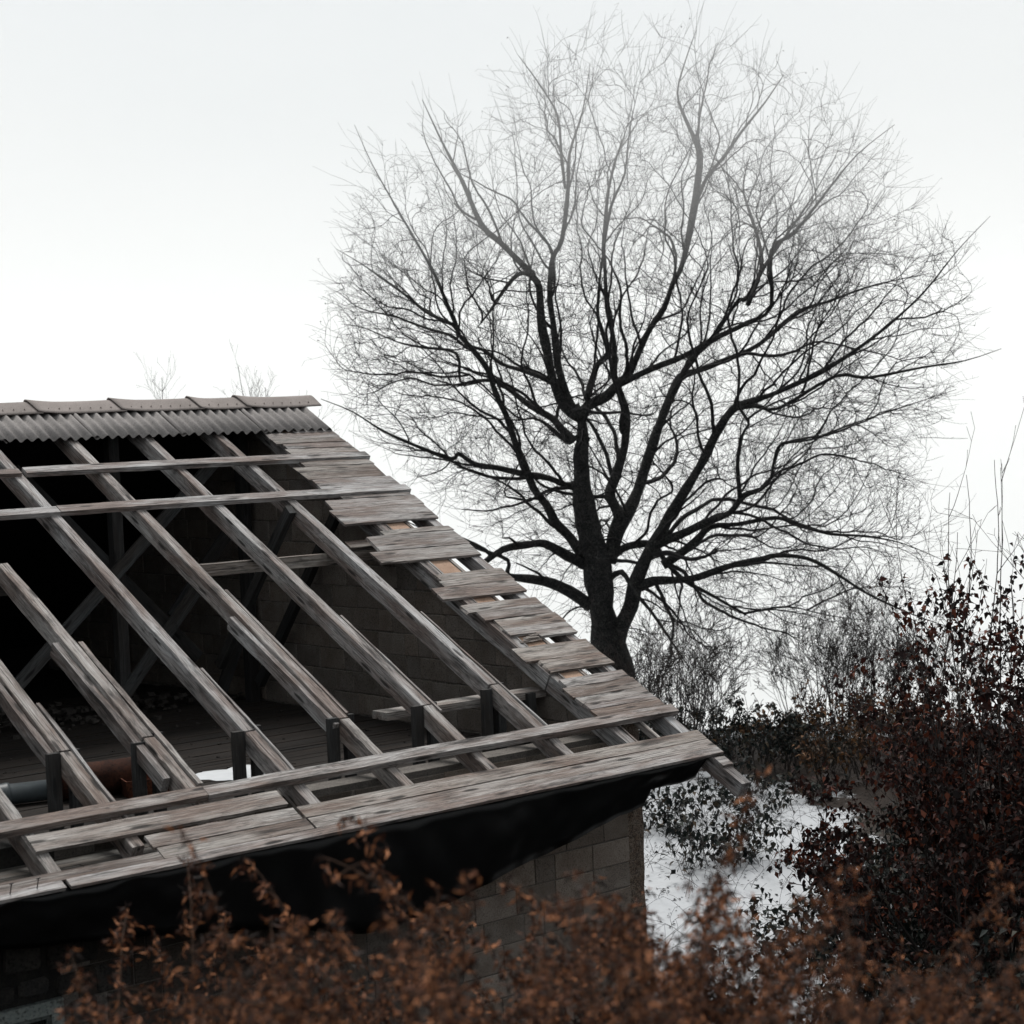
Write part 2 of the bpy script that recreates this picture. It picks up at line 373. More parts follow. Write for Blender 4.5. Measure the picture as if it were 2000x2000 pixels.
roof_rise('rafter_splice', -1.572, -1.552, 0.9, 3.1, -0.10, 0.010, tv=1.0, jit=0.006, nseg=6)
roof_rise('rafter_splice', -4.452, -4.425, 0.9, 2.6, -0.11, 0.008, tv=0.95, jit=0.006, nseg=6)
roof_rise('wall_rafter', -0.905, -0.795, 1.70, 8.0, -0.185, 0.0, tv=0.92, nseg=12, jit=0.004)
roof_rise('wall_rafter', -0.895, -0.790, 0.15, 1.69, -0.180, -0.006, tv=0.80, nseg=6, jit=0.004)
roof_rise('verge_rafter', -0.165, -0.045, -0.46, 8.0, -0.16, -0.002, tv=1.12, warm=-0.02, nseg=12, jit=0.004)
roof_rise('verge_strip', -0.495, -0.455, 0.20, 7.9, -0.07, -0.002, tv=0.9, warm=0.06, nseg=8, jit=0.003)
roof_rise('verge_strip', -0.788, -0.768, 0.30, 7.9, -0.06, 0.006, tv=0.85, warm=0.02, nseg=8, jit=0.003)
roof_long('offcut', -0.175, -0.035, -0.18, -0.05, 0.0, 0.028, tv=1.05, nseg=2)

# battens left on the rafters
roof_long('batten', -4.445, 0.02, 6.495, 6.625, 0.002, 0.058, tv=1.12, nseg=16, jit=0.004, bow=0.01)
roof_long('batten', -8.6, -4.495, 6.505, 6.615, 0.002, 0.05, tv=1.05, nseg=12, jit=0.004)
roof_long('batten', -4.455, 0.03, 5.612, 5.742, 0.002, 0.058, tv=1.10, nseg=16, jit=0.005, bow=0.008)
roof_long('batten', -8.6, -4.462, 5.610, 5.735, 0.002, 0.056, tv=1.06, nseg=12, jit=0.004)
roof_long('batten', -5.40, 0.03, 0.718, 0.846, 0.002, 0.060, tv=1.04, nseg=18, jit=0.005, warm=0.02, bow=0.006)
roof_long('batten', -9.2, -5.405, 0.722, 0.850, 0.002, 0.060, tv=1.0, nseg=10, jit=0.005, warm=0.04)

# sheathing boards still nailed along the verge: (left end, lower, upper, right end, warmth, tone)
for (u0, v0, v1, u1, wm, tv) in [
    (-0.62, 7.245, 7.33, -0.05, 0, .95), (-1.04, 7.11, 7.24, -0.05, .01, 1.0), (-1.04, 6.965, 7.105, -0.04, .07, .82), (-0.96, 6.83, 6.955, -0.02, 0, 1.08), (-1.015, 6.635, 6.82, -0.01, .06, .92),
    (-1.01, 6.35, 6.485, -0.02, .08, .85), (-1.16, 6.035, 6.34, -0.03, .10, .70), (-1.12, 5.755, 6.02, 0.0, 0, 1.06), (-0.99, 5.525, 5.60, -0.02, .03, .92), (-1.26, 5.30, 5.52, 0.01, .02, 1.0), (-1.335, 4.955, 5.285, -0.02, .02, 1.0),
    (-1.0, 4.65, 4.745, -0.02, .08, .78), (-1.26, 4.325, 4.64, -0.03, .03, .95), (-1.41, 4.075, 4.315, -0.03, .05, .95),
    (-0.935, 3.60, 3.735, 0.0, .09, .74), (-0.98, 3.475, 3.595, 0.0, .08, .85), (-1.17, 3.235, 3.47, -0.02, .05, .9),
    (-1.055, 2.935, 3.085, -0.01, .07, .82), (-0.955, 2.755, 2.93, -0.01, .04, .85), (-0.86, 2.56, 2.75, 0.01, .09, .82), (-0.86, 2.43, 2.555, 0.0, .03, 1.0), (-0.52, 2.335, 2.428, 0.0, .04, .95),
    (-1.04, 1.93, 2.19, -0.01, .10, .82), (-0.885, 1.705, 1.925, -0.01, .10, .86),
    (-0.89, 1.415, 1.56, -0.02, .03, 1.0), (-0.97, 1.235, 1.41, -0.01, .08, .70), (-0.945, 1.11, 1.228, -0.01, .05, .80), (-0.93, 1.00, 1.105, -0.02, 0, 1.0), (-0.935, 0.855, 0.995, -0.01, .09, .76)]:
    roof_long('roof_plank', u0, u1, v0, v1, 0.003, 0.031, tv=tv*random.uniform(.85, 1.1), warm=wm*.8, nseg=7, jit=0.0045, ragged=random.choice((.006, .012, .024)), skew=random.uniform(-0.08, 0.08), bow=random.uniform(-.004, .008))
# rotten, splintered scrap under the broken board
for q in range(7):
    roof_long('splinter', -0.80+q*0.035, -0.52+random.uniform(-.06, .05), 2.30+q*0.015, 2.325+q*0.016, 0.004+0.006*(q % 3), 0.016+0.008*(q % 3), tv=random.uniform(.3, .7), warm=.08, nseg=4, jit=0.008, ragged=.03)
# eave boards
for (u0, v0, v1, u1, h0, h1, wm, tv) in [
    (-6.96, -0.005, 0.087, 0.0, .006, .036, 0.01, 1.10), (-9.3, 0.0, 0.088, -7.0, .004, .034, 0, 1.14),
    (-4.72, 0.099, 0.243, 0.01, .003, .027, .05, .92), (-4.735, 0.252, 0.405, 0.01, .003, .030, .08, .80),
    (-6.125, 0.100, 0.242, -4.745, .003, .030, .07, .76), (-6.15, 0.25, 0.405, -4.77, .003, .032, .05, .88),
    (-9.3, 0.094, 0.198, -6.135, .003, .028, .05, .62), (-7.03, 0.46, 0.655, -4.785, .003, .033, .06, .90)]:
    roof_long('eave_board', u0, u1, v0, v1, h0, h1, tv=tv, warm=wm, nseg=14, jit=0.004, ragged=0.004, skew=random.uniform(-.03, .03))
for u in (-7.42, -7.21):
    beam('nail', RP(u, 0.05, 0.02), RP(u+0.004, 0.065, 0.115), 0.006, 0.006, NAIL, nseg=1, jit=0)
    beam('nail', RP(u-0.012, 0.065, 0.115), RP(u+0.018, 0.066, 0.118), 0.009, 0.007, NAIL, nseg=1, jit=0)

# corrugated sheets that still cap the ridge
def corrugated(u0, u1, v0, v1, h_left, h_right, back=False):
    pitch = 0.1308; amp = 0.023; L = u1-u0; nx = int(L/pitch*8); vs = []; fs = []
    for k, (vv) in enumerate((v0, (v0+v1)/2, v1)):
        for i in range(nx+1):
            x = L*i/nx; h = h_left+(h_right-h_left)*i/nx+amp*math.cos(2*math.pi*(x-0.03)/pitch)
            if i == 0: h -= 0.006
            sag = 0.004*math.sin(i*0.31+k)
            for dh in (0.0, -0.007): vs.append((x, vv-v0+random.uniform(-.002, .002), h+dh+sag))
    n2 = 2*(nx+1)
    for k in range(2):
        for i in range(nx):
            a = k*n2+2*i
            fs.append((a, a+2, a+n2+2, a+n2)); fs.append((a+1, a+n2+1, a+n2+3, a+3))
    for i in range(nx):
        a = 2*i; fs.append((a, a+1, a+3, a+2)); a += 2*n2; fs.append((a, a+2, a+3, a+1))
    for k in range(2):
        a = k*n2; fs.append((a, a+n2, a+n2+1, a+1)); a += 2*nx; fs.append((a, a+1, a+n2+1, a+n2))
    me = poly_mesh('corrugated_sheet', vs, fs, SHEET, smooth=False)
    for p in me.polygons: p.use_smooth = True
    if not back: w = frame(RP(u0, v0, 0.0), UX, VR, NR)
    else:
        vb = Vector((0, -CT, ST)); nb = Vector((0, ST, CT))
        w = frame(Vector((u1, 2*YR, 0))+vb*v0, -UX, vb, nb)
    return tint(place('corrugated_sheet', me, barn, w), random.uniform(.9, 1.08))
for k, (u0, u1) in enumerate([(-1.05, -0.05), (-2.17, -0.98), (-3.29, -2.10), (-4.40, -3.22), (-5.48, -4.33), (-6.55, -5.41), (-7.6, -6.48)]):
    corrugated(u0, u1, 7.262, 8.10, 0.062, 0.052 if k else 0.056)
for k in range(14):
    corrugated(-1.06-k*1.08, -0.03-k*1.08, 0.0 if k > 99 else 6.9, 8.10, 0.062, 0.052, True)
for r in range(4):  # unseen sheets added past the left edge to darken the attic
    for k in range(7):
        corrugated(-8.75-k*1.08, -7.62-k*1.08, 0.1+r*1.95, 2.2+r*1.95 if r < 3 else 8.1, 0.062+0.0, 0.052)

def ridge_cap(u0, u1, lift0, lift1):
    """bent fibre cement piece over the ridge, its left end riding on its neighbour"""
    prof = []
    for a in np.linspace(-1, 1, 15):
        d = a*0.245; y = YR+d
        z = ZR+0.150-math.sqrt((d*0.66)**2+0.0008)
        prof.append((y, z))
    nx = 10; vs = []; fs = []; n = len(prof)
    for i in range(nx+1):
        f = i/nx; x = (u1-u0)*f
        lift = lift0*max(0, 1-f*3)**1.5+lift1*max(0, f*3-2)**1.5-0.010*math.sin(math.pi*f)
        for j, (y, z) in enumerate(prof):
            vs.append((x+0.05*(abs(j-7)/7)*(1 if i == 0 else 0), y-YR, z-ZR+lift))
        for j, (y, z) in enumerate(prof):
            vs.append((x+0.05*(abs(j-7)/7)*(1 if i == 0 else 0), (y-YR)*0.985, z-ZR+lift-0.012))
    m = 2*n
    for i in range(nx):
        for j in range(n-1):
            a = i*m+j; fs.append((a, a+m, a+m+1, a+1)); a += n; fs.append((a, a+1, a+m+1, a+m))
        a = i*m; fs.append((a, a+n, a+m+n, a+m)); a = i*m+n-1; fs.append((a, a+m, a+m+n, a+n))
    for j in range(n-1):
        fs.append((j, j+1, j+1+n, j+n)); a = nx*m+j; fs.append((a, a+n, a+n+1, a+1))
    me = poly_mesh('ridge_cap', vs, fs, CAP, True)
    o = tint(place('ridge_cap', me, barn, frame(Vector((u0, YR, ZR)), UX, Vector((0, 1, 0)), Vector((0, 0, 1)))), random.uniform(.94, 1.06))
    sv = []; sf = []
    k = max(2, int((u1-u0)/0.131))
    for i in range(k):                                            # domed screw heads along the lower lip
        x = 0.07+i*0.131; d = -0.185; z = 0.150-math.sqrt((d*0.66)**2+0.0008)+0.004
        b0 = len(sv)
        for q in range(6):
            an = q*math.pi/3; sv.append((x+0.010*math.cos(an), d+0.010*math.sin(an)*CT, z+0.010*math.sin(an)*ST-0.004))
        sv.append((x, d-0.006, z+0.011))
        for q in range(6): sf.append((b0+q, b0+(q+1) % 6, b0+6))
    s = place('screws', poly_mesh('screws', sv, sf, CAP), o, wmat(o)); s.color = (.8, .75, .72, 1); tag(s, kind='stuff')
cu = [0.08, -0.955, -1.61, -2.66, -3.71, -4.79, -5.87, -6.95, -8.03, -9.1, -10.2, -11.3, -12.4, -13.5, -14.6, -15.7]
for i in range(len(cu)-1):
    ridge_cap(cu[i+1]-0.05, cu[i]+0.06, 0.026, 0.0)

# ------------------------------------------------------------------ masonry
def wall_prism(name, prof, x0, x1, m, parent):
    """profile in (Y, Z), extruded along X"""
    me = prism(name, prof, x0, x1, lambda p, w: Vector((w, p[0], p[1])), m)
    return place(name, me, parent, Matrix.Identity(4))
tz = lambda y, h: (y if y <= YR else 2*YR-y)*math.tan(T)+h/CT
gable = wall_prism('gable_wall', [(YW+0.02, -3.6), (YW+0.02, tz(YW+0.02, -.05)), (YR, tz(YR, -.05)), (YB-.02, tz(YB-.02, -.05)), (YB-.02, -3.6)], -0.774, -0.50, MORTARIN, barn)
place('wall_coping', prism('wall_coping', [(-0.764, -.047), (-0.764, -.012), (-0.502, -.012), (-0.502, -.047)], 0.95, 8.0, lambda p, w: RP(p[0], w, p[1]), COPING), barn, Matrix.Identity(4))
def clip(poly, f):
    out = []
    for i in range(len(poly)):
        a, b = poly[i], poly[(i+1) % len(poly)]; fa, fb = f(a), f(b)
        if fa >= 0: out.append(a)
        if (fa >= 0) != (fb >= 0):
            q = fa/(fa-fb); out.append((a[0]+(b[0]-a[0])*q, a[1]+(b[1]-a[1])*q))
    return out
def chamfered(poly, c=0.006):
    """shrink a polygon a little towards its middle for the worn front arris"""
    cx = sum(p[0] for p in poly)/len(poly); cy = sum(p[1] for p in poly)/len(poly)
    r = []
    for (x, y) in poly:
        r.append((x+(c if x < cx else -c), y+(c if y < cy else -c)))
    return r
def block_mesh(name, poly, d0, d1, axis, m, c=0.006):
    """axis 'X': poly in (Y,Z), front at X=d0; axis 'Y': poly in (X,Z), front at Y=d0"""
    n = len(poly); front = chamfered(poly, c); vs = []
    P = (lambda p, d: (d, p[0], p[1])) if axis == 'X' else (lambda p, d: (p[0], d, p[1]))
    s = 1 if d1 > d0 else -1
    for p in front: vs.append(P(p, d0+random.uniform(-.0015, .0015)))
    for p in poly: vs.append(P(p, d0+s*c))
    for p in poly: vs.append(P(p, d1))
    fs = [tuple(range(n))]
    for k in range(2):
        for i in range(n): a = k*n+i; b = k*n+(i+1) % n; fs.append((a, b, b+n, a+n))
    me = poly_mesh(name, vs, fs, m); bm = bmesh.new(); bm.from_mesh(me); bmesh.ops.recalc_face_normals(bm, faces=bm.faces)
    # open at the back: make sure normals face outwards from the front
    bm.faces.ensure_lookup_table(); nf = bm.faces[0].normal
    if (nf.x if axis == 'X' else nf.y)*s > 0: bmesh.ops.reverse_faces(bm, faces=bm.faces)
    bm.to_mesh(me); bm.free(); return me
random.seed(11)
for k in range(-4, 16):                                           # inside face of the gable
    z0 = 0.790+0.25*k; y = YW+random.choice((0.25, 0.5, 0.12)) if k % 2 else YW+0.30; y -= 0.28
    if z0+0.25 < ZF: continue
    while y < YB-0.3:
        ln = random.choices((0.5, 0.25, 0.37), (8, 1, 1))[0]; gp = random.uniform(.005, .010); gz = random.uniform(.006, .012)
        jz = random.uniform(-.006, .006)
        poly = [(max(y+gp, YW+.03), max(z0+gz+jz, ZF+.006)), (y+ln-gp, max(z0+gz+jz*.6, ZF+.006)), (y+ln-gp, z0+0.25-gz*.3+jz), (max(y+gp, YW+.03), z0+0.25-gz*.3+jz)]
        for f in (lambda p: tz(min(p[0], YR), -.075)-p[1] if p[0] < YR else 1.0, lambda p: (2*YR-p[0])*math.tan(T)-.085-p[1]):
            poly = clip(poly, f) if len(poly) > 2 else poly
        if len(poly) > 2 and max(p[0] for p in poly)-min(p[0] for p in poly) > .05 and max(p[1] for p in poly)-min(p[1] for p in poly) > .03:
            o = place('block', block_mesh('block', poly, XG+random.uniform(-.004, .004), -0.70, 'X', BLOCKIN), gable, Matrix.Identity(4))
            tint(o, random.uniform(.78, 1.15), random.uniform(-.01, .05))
        y += ln
front = wall_prism('front_wall', [(YW+0.009, -3.6), (YW+0.009, 0.2), (1.16, 0.2), (1.16, -3.6)], -6.655, -0.502, MORTAR, barn)
for nm, prof, x0, x1 in [('front_wall', [(YW+0.012, -1.05), (YW+0.012, 0.2), (1.16, 0.2), (1.16, -1.05)], -7.76, -6.657), ('front_wall', [(YW+0.012, -3.6), (YW+0.012, -2.05), (1.16, -2.05), (1.16, -3.6)], -7.76, -6.657),
                         ('front_wall', [(YW+0.009, -3.6), (YW+0.009, 0.2), (1.16, 0.2), (1.16, -3.6)], XL, -7.762)]:
    wall_prism(nm, prof, x0, x1, OLDMORTAR, barn)
random.seed(5)
pat = {0: (.5, .5, .25), -1: (.5, .5), -2: (.34, .32, .5), -3: (.5, .18, .5), -4: (.5, .5), -5: (.22, .5), 1: (.34, .5), 2: (.5, .5), 3: (.25, .5), 4: (.5, .5)}
for k in range(-9, 4):                                            # outer face of the front wall
    z0 = -0.854+0.25*k; x = XC; seq = list(pat.get(k+1, (.25, .5) if k % 2 else (.5, .5)))
    while x > -6.28:
        ln = seq.pop(0) if seq else random.choices((0.5, 0.25, 0.045), (8, 1, 2))[0]
        gp = random.uniform(.002, .007); jz = random.uniform(-.003, .003); gz = random.uniform(.003, .008)
        poly = [(x-ln+gp, z0+gz+jz), (x-gp, z0+gz), (x-gp, min(z0+0.25-gz, 0.19)), (x-ln+gp, min(z0+0.25-gz+jz, 0.19))]
        if poly[0][0] > -6.62:
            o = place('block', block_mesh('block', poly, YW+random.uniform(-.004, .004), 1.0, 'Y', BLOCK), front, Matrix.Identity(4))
            dk = np.interp(x-ln, [-6.3, -4.5, -2.5], [0.22, 0.5, 1.0])  # painted shade: block tint darkens leftwards below the hanging film
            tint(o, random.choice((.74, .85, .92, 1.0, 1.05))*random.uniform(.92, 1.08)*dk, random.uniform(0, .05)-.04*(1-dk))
        x -= ln
# rough concrete pier at the corner
pv = []; pf = []; rows = 22
for i in range(rows+1):
    z = -3.5+3.85*i/rows
    for (x, y) in [(XC+.004, YW+.03), (XC+.08, YW+.018), (XC+.15, YW+.02), (-0.262, YW+.028), (-0.25, YW+.08), (-0.25, 1.3)]:
        pv.append((x+random.uniform(-.004, .012)*(x > XC+.01), y+random.uniform(-.012, .008), z+random.uniform(-.02, .02)))
for i in range(rows):
    for j in range(5): a = i*6+j; pf.append((a, a+1, a+7, a+6))
place('corner_pier', poly_mesh('corner_pier', pv, pf, PIER), barn, Matrix.Identity(4))
# old stones round the window at the far end
for (x0, x1, z0, z1) in [(-7.66, -7.18, -.80, -.44), (-7.13, -6.82, -.795, -.42), (-6.765, -6.33, -.815, -.43), (-7.7, -7.30, -1.0, -.86), (-7.24, -7.06, -1.02, -.875), (-7.02, -6.77, -1.0, -.87), (-6.70, -6.41, -1.05, -.88),
                         (-6.58, -6.36, -1.32, -1.10), (-6.60, -6.34, -1.62, -1.35), (-6.57, -6.33, -1.95, -1.66), (-6.36, -6.05, -1.10, -.86), (-7.7, -7.3, -.40, -.1), (-7.24, -6.8, -.38, -.08), (-6.74, -6.35, -.38, -.1)]:
    c = 0.025; j = lambda: random.uniform(-.012, .012)
    poly = [(x0+c, z0+j()), (x1-c, z0+j()), (x1, z0+c), (x1+j(), z1-c), (x1-c, z1+j()), (x0+c, z1+j()), (x0+j(), z1-c), (x0, z0+c)]
    tint(place('stone', block_mesh('stone', poly, YW-.012, 1.0, 'Y', STONE, 0.014), front, Matrix.Identity(4)), random.uniform(.7, 1.2))
# window
win = empty('window', (-7.2, YW, -1.55)); win.parent = barn; win.matrix_basis = Matrix.Translation(Vector((-7.2, YW, -1.55))-Vector(barn.location))
def bar(name, x0, x1, y0, y1, z0, z1, m, par, tv=1):
    me = timber_mesh(name, x1-x0, y1-y0, z1-z0, m, nseg=4, jit=0.002)
    return tint(place(name, me, par, frame(Vector((x0, y0, z0)), UX, Vector((0, 1, 0)), Vector((0, 0, 1)))), tv)
for (x0, x1, z0, z1) in [(-7.755, -6.66, -1.165, -1.058), (-7.755, -6.66, -2.045, -1.94), (-6.765, -6.66, -1.938, -1.167), (-7.755, -7.65, -1.938, -1.167)]:
    bar('frame', x0, x1, YW-.03, YW+.06, z0, z1, PAINT, win)
for (x0, x1, z0, z1) in [(-7.648, -6.767, -1.20, -1.169), (-6.80, -6.767, -1.938, -1.202), (-7.648, -7.615, -1.938, -1.202), (-7.22, -7.185, -1.938, -1.202)]:
    bar('sash', x0, x1, YW-.005, YW+.045, z0, z1, PAINT, win, .55)
bar('pane', -7.614, -7.222, YW+.015, YW+.02, -1.936, -1.203, GLASS, win); bar('pane', -7.184, -6.802, YW+.015, YW+.02, -1.936, -1.203, GLASS, win)

# the rest of the shell
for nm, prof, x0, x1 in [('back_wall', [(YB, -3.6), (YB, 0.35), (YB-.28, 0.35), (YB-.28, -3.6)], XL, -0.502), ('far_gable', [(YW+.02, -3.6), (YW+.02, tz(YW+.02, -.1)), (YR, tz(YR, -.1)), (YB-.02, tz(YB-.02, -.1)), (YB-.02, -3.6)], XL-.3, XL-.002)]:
    wall_prism(nm, prof, x0, x1, BLACKIN, barn)
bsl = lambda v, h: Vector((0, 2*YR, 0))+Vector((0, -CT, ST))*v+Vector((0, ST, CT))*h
place('back_roof_deck', prism('back_roof_deck', [(0.0, -.19), (0.0, .03), (8.0, .03), (8.0, -.19)], XL, -0.05, lambda p, w: bsl(*p)+Vector((w, 0, 0)), BLACKIN), barn, Matrix.Identity(4))
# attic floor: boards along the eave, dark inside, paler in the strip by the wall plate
floor = place('attic_floor', prism('attic_floor', [(YW+.03, -.30), (YW+.03, ZF-.035), (YB-.3, ZF-.035), (YB-.3, -.30)], XL+.01, -0.78, lambda p, w: Vector((w, p[0], p[1])), BLACKIN), barn, Matrix.Identity(4))
random.seed(3)
y = 0.30
while y < 9.6:
    w = random.uniform(.12, .17); x1 = -0.79
    near = y < 1.62
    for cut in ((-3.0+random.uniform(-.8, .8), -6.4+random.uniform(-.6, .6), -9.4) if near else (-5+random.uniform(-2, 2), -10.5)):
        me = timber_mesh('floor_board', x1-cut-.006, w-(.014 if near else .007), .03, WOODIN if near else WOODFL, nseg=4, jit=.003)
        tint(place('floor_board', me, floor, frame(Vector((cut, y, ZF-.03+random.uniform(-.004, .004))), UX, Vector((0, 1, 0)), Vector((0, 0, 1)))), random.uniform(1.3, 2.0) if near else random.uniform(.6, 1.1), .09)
        x1 = cut
    y += w
# ceiling joist ends that carry the strip
for u in (-1.2, -2.2, -3.2, -4.2, -5.2, -6.2, -7.2, -8.2):
    beam('joist', (u, 0.2, ZF-.11), (u, 1.6, ZF-.11), .1, .15, BLACKIN, jit=0)

# knee wall: posts clasping the rafters, plates and purlins
random.seed(21)
for u, tv, yy in [(-1.695, 1, 1.50), (-2.635, 1, 1.38), (-3.585, 1, 1.40), (-4.572, 1.1, 1.42), (-5.50, 1.0, 1.52), (-6.29, 1.0, 1.50), (-7.045, 1, 1.5)]:
    top = (yy+.05)*math.tan(T)
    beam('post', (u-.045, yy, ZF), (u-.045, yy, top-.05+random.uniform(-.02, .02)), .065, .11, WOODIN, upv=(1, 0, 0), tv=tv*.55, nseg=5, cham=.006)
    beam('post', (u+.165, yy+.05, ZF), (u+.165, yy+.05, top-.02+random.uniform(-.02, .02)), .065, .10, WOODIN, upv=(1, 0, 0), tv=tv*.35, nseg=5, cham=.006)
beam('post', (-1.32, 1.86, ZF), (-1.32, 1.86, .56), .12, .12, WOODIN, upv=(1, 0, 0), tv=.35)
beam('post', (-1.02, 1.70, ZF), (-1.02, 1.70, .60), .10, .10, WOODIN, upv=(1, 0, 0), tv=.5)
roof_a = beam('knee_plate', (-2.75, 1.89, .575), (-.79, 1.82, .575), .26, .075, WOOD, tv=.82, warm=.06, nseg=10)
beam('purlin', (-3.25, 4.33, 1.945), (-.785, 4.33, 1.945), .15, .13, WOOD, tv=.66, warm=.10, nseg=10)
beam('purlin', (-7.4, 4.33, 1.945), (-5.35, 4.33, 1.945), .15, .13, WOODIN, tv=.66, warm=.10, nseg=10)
roof_long('offcut', -1.36, -.93, 4.72, 4.86, -.165, -.135, tv=.6, warm=.1, nseg=3)
# ridge row: posts, ridge beam and crossed braces
beam('ridge_beam', (-15.5, YR, ZR-.24), (-.785, YR, ZR-.24), .12, .16, BLACKIN, nseg=8)
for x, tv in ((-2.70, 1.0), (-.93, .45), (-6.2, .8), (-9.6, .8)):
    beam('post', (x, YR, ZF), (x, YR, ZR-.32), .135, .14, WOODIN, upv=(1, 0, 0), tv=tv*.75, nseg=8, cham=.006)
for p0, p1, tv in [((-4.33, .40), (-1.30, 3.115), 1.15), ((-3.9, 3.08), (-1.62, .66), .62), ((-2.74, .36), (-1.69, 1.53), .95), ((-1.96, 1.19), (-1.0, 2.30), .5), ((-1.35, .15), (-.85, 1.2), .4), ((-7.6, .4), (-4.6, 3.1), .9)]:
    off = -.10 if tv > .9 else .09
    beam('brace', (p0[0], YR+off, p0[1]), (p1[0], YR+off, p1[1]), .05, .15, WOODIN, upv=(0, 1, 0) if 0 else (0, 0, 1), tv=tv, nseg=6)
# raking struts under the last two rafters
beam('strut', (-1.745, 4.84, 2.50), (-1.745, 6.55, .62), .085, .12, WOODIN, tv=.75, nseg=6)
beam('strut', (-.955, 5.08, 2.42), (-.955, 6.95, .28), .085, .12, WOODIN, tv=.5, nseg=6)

# ------------------------------------------------------------------ black film hanging from the eave, drawn lower to fill the wall's shade
prof = [(-.17, -.03), (-.31, -.18), (-.50, -.21), (-.70, -.212), (-.90, -.222), (-.97, -.35), (-1.18, -.40), (-1.31, -.40), (-1.81, -.50), (-2.2, -.60), (-2.7, -.68), (-3.24, -.80), (-3.8, -.90), (-4.3, -.90), (-5.0, -.72), (-5.9, -.55), (-6.7, -.45), (-7.5, -.36), (-9.2, -.42)]
xs = np.linspace(-9.2, -.17, 190); bx = [p[0] for p in prof][::-1]; bz = [p[1] for p in prof][::-1]
vs = []; fs = []; nz_ = 11
for x in xs:
    zb = float(np.interp(x, bx, bz))+.02*mnoise.noise(Vector((x*3, 0, 7)))
    lip = .014*math.sin(x*6.2)+.010*math.sin(x*13.1+1)
    for k in range(nz_+1):
        f = k/nz_
        if k == 0: vs.append((x, .13, .052)); continue
        if k == 1: vs.append((x, .055, .012)); continue
        f = (k-2)/(nz_-2)
        z = -.014+(zb+.014)*f**1.2-(.012+lip*(.5+1.0*min(1, max(0, -x-2)/4)))*(1-f)
        yv = .012-lip*.5*(1-f)+.09*f+(.04*mnoise.noise(Vector((x*1.6, f*1.5, 3)))+.018*mnoise.noise(Vector((x*5.5+f*2, f*2.5, 9)))-.02*abs(mnoise.noise(Vector((x*2.7-f*1.4, f*.8, 5)))))*min(1, f*2.5)
        vs.append((x, yv, z))
m = nz_+1
for i in range(len(xs)-1):
    for k in range(nz_): fs.append((i*m+k, (i+1)*m+k, (i+1)*m+k+1, i*m+k+1))
tm = poly_mesh('black_tarp', vs, fs, TARP, True)
tarp = place('black_tarp', tm, None, Matrix.Identity(4))
sm = tarp.modifiers.new('thickness', 'SOLIDIFY'); sm.thickness = .004
tag(tarp, 'sagging black plastic film hanging below the eave boards', 'tarp')

# ------------------------------------------------------------------ things lying in the attic
def lathe(name, prof, n, m, smooth=True):
    """profile (x, r) around the X axis"""
    vs = [(x, r*math.cos(2*math.pi*k/n), r*math.sin(2*math.pi*k/n)) for (x, r) in prof for k in range(n)]; fs = []
    for i in range(len(prof)-1):
        for k in range(n): fs.append((i*n+k, i*n+(k+1) % n, (i+1)*n+(k+1) % n, (i+1)*n+k))
    me = poly_mesh(name, vs, fs, m, smooth); bm = bmesh.new(); bm.from_mesh(me); bmesh.ops.recalc_face_normals(bm, faces=bm.faces); bm.to_mesh(me); bm.free(); return me
ax = (Vector((1, -.25, 0))).normalized(); ay = Vector((0, 0, 1)).cross(ax)
pz = ZF+.11
pipe = empty('drain_pipe', Vector((-5.95, 3.30, ZF))); tag(pipe, 'grey plastic drain pipe lying on the attic floor', 'pipe')
pw = frame(Vector((-6.9, 3.50, pz)), ax, ay, Vector((0, 0, 1)))
place('pipe_barrel', lathe('pipe_barrel', [(0, .085), (0, .095), (1.45, .095), (1.45, .085)], 24, PIPE), pipe, pw)
place('socket_collar', lathe('socket_collar', [(.72, .096), (.72, .108), (.75, .112), (.78, .106), (.93, .106), (.96, .112), (.985, .108), (.985, .096)], 24, PIPE), pipe, pw)
drum = empty('rusty_drum', Vector((-5.35, 3.05, ZF))); tag(drum, 'rusty steel drum lying on its side with snow on its end', 'drum')
dw = frame(Vector((-5.52, 3.12, ZF+.165)), ax, ay, Vector((0, 0, 1)))
tint(place('drum_shell', lathe('drum_shell', [(0, .001), (.004, .13), (0, .155), (.02, .165), (.20, .160), (.22, .168), (.24, .160), (.46, .160), (.48, .168), (.5, .16), (.70, .163), (.72, .155), (.715, .001)], 28, RUST), drum, dw), .42)
sv = []; sf = []
for i in range(7):
    for k in range(9):
        a = rad(40+i*13); r = .172+.012*math.sin(math.pi*i/6)*math.sin(math.pi*k/8); sv.append((.02+.016*k+.01*math.sin(i*2.1), -r*math.cos(a), r*math.sin(a)))
for i in range(6):
    for k in range(8): a = i*9+k; sf.append((a, a+1, a+10, a+9))
place('snow_cap', poly_mesh('snow_cap', sv, sf, SNOWP, True), drum, dw)
tub = empty('rusty_trough', Vector((-4.85, 2.75, ZF))); tag(tub, 'open rusty sheet metal trough behind the knee wall posts', 'trough')
def tub_mesh():
    L, W, H, e = .62, .34, .17, .012; vs = []
    for (a, b, z) in ((0, 0, H), (e, e, H), (e+.03, e+.03, .02), (.03, .03, 0)):
        vs += [(a, b, z), (L-a, b, z), (L-a, W-b, z), (a, W-b, z)]
    fs = [(12, 13, 14, 15), (8, 11, 10, 9)]
    for k in ((0, 4), (4, 8), (0, 12)):
        for i in range(4): fs.append((k[0]+i, k[0]+(i+1) % 4, k[1]+(i+1) % 4, k[1]+i))
    me = poly_mesh('trough_shell', vs, fs, RUST); bm = bmesh.new(); bm.from_mesh(me); bmesh.ops.recalc_face_normals(bm, faces=bm.faces); bm.to_mesh(me); bm.free(); return me
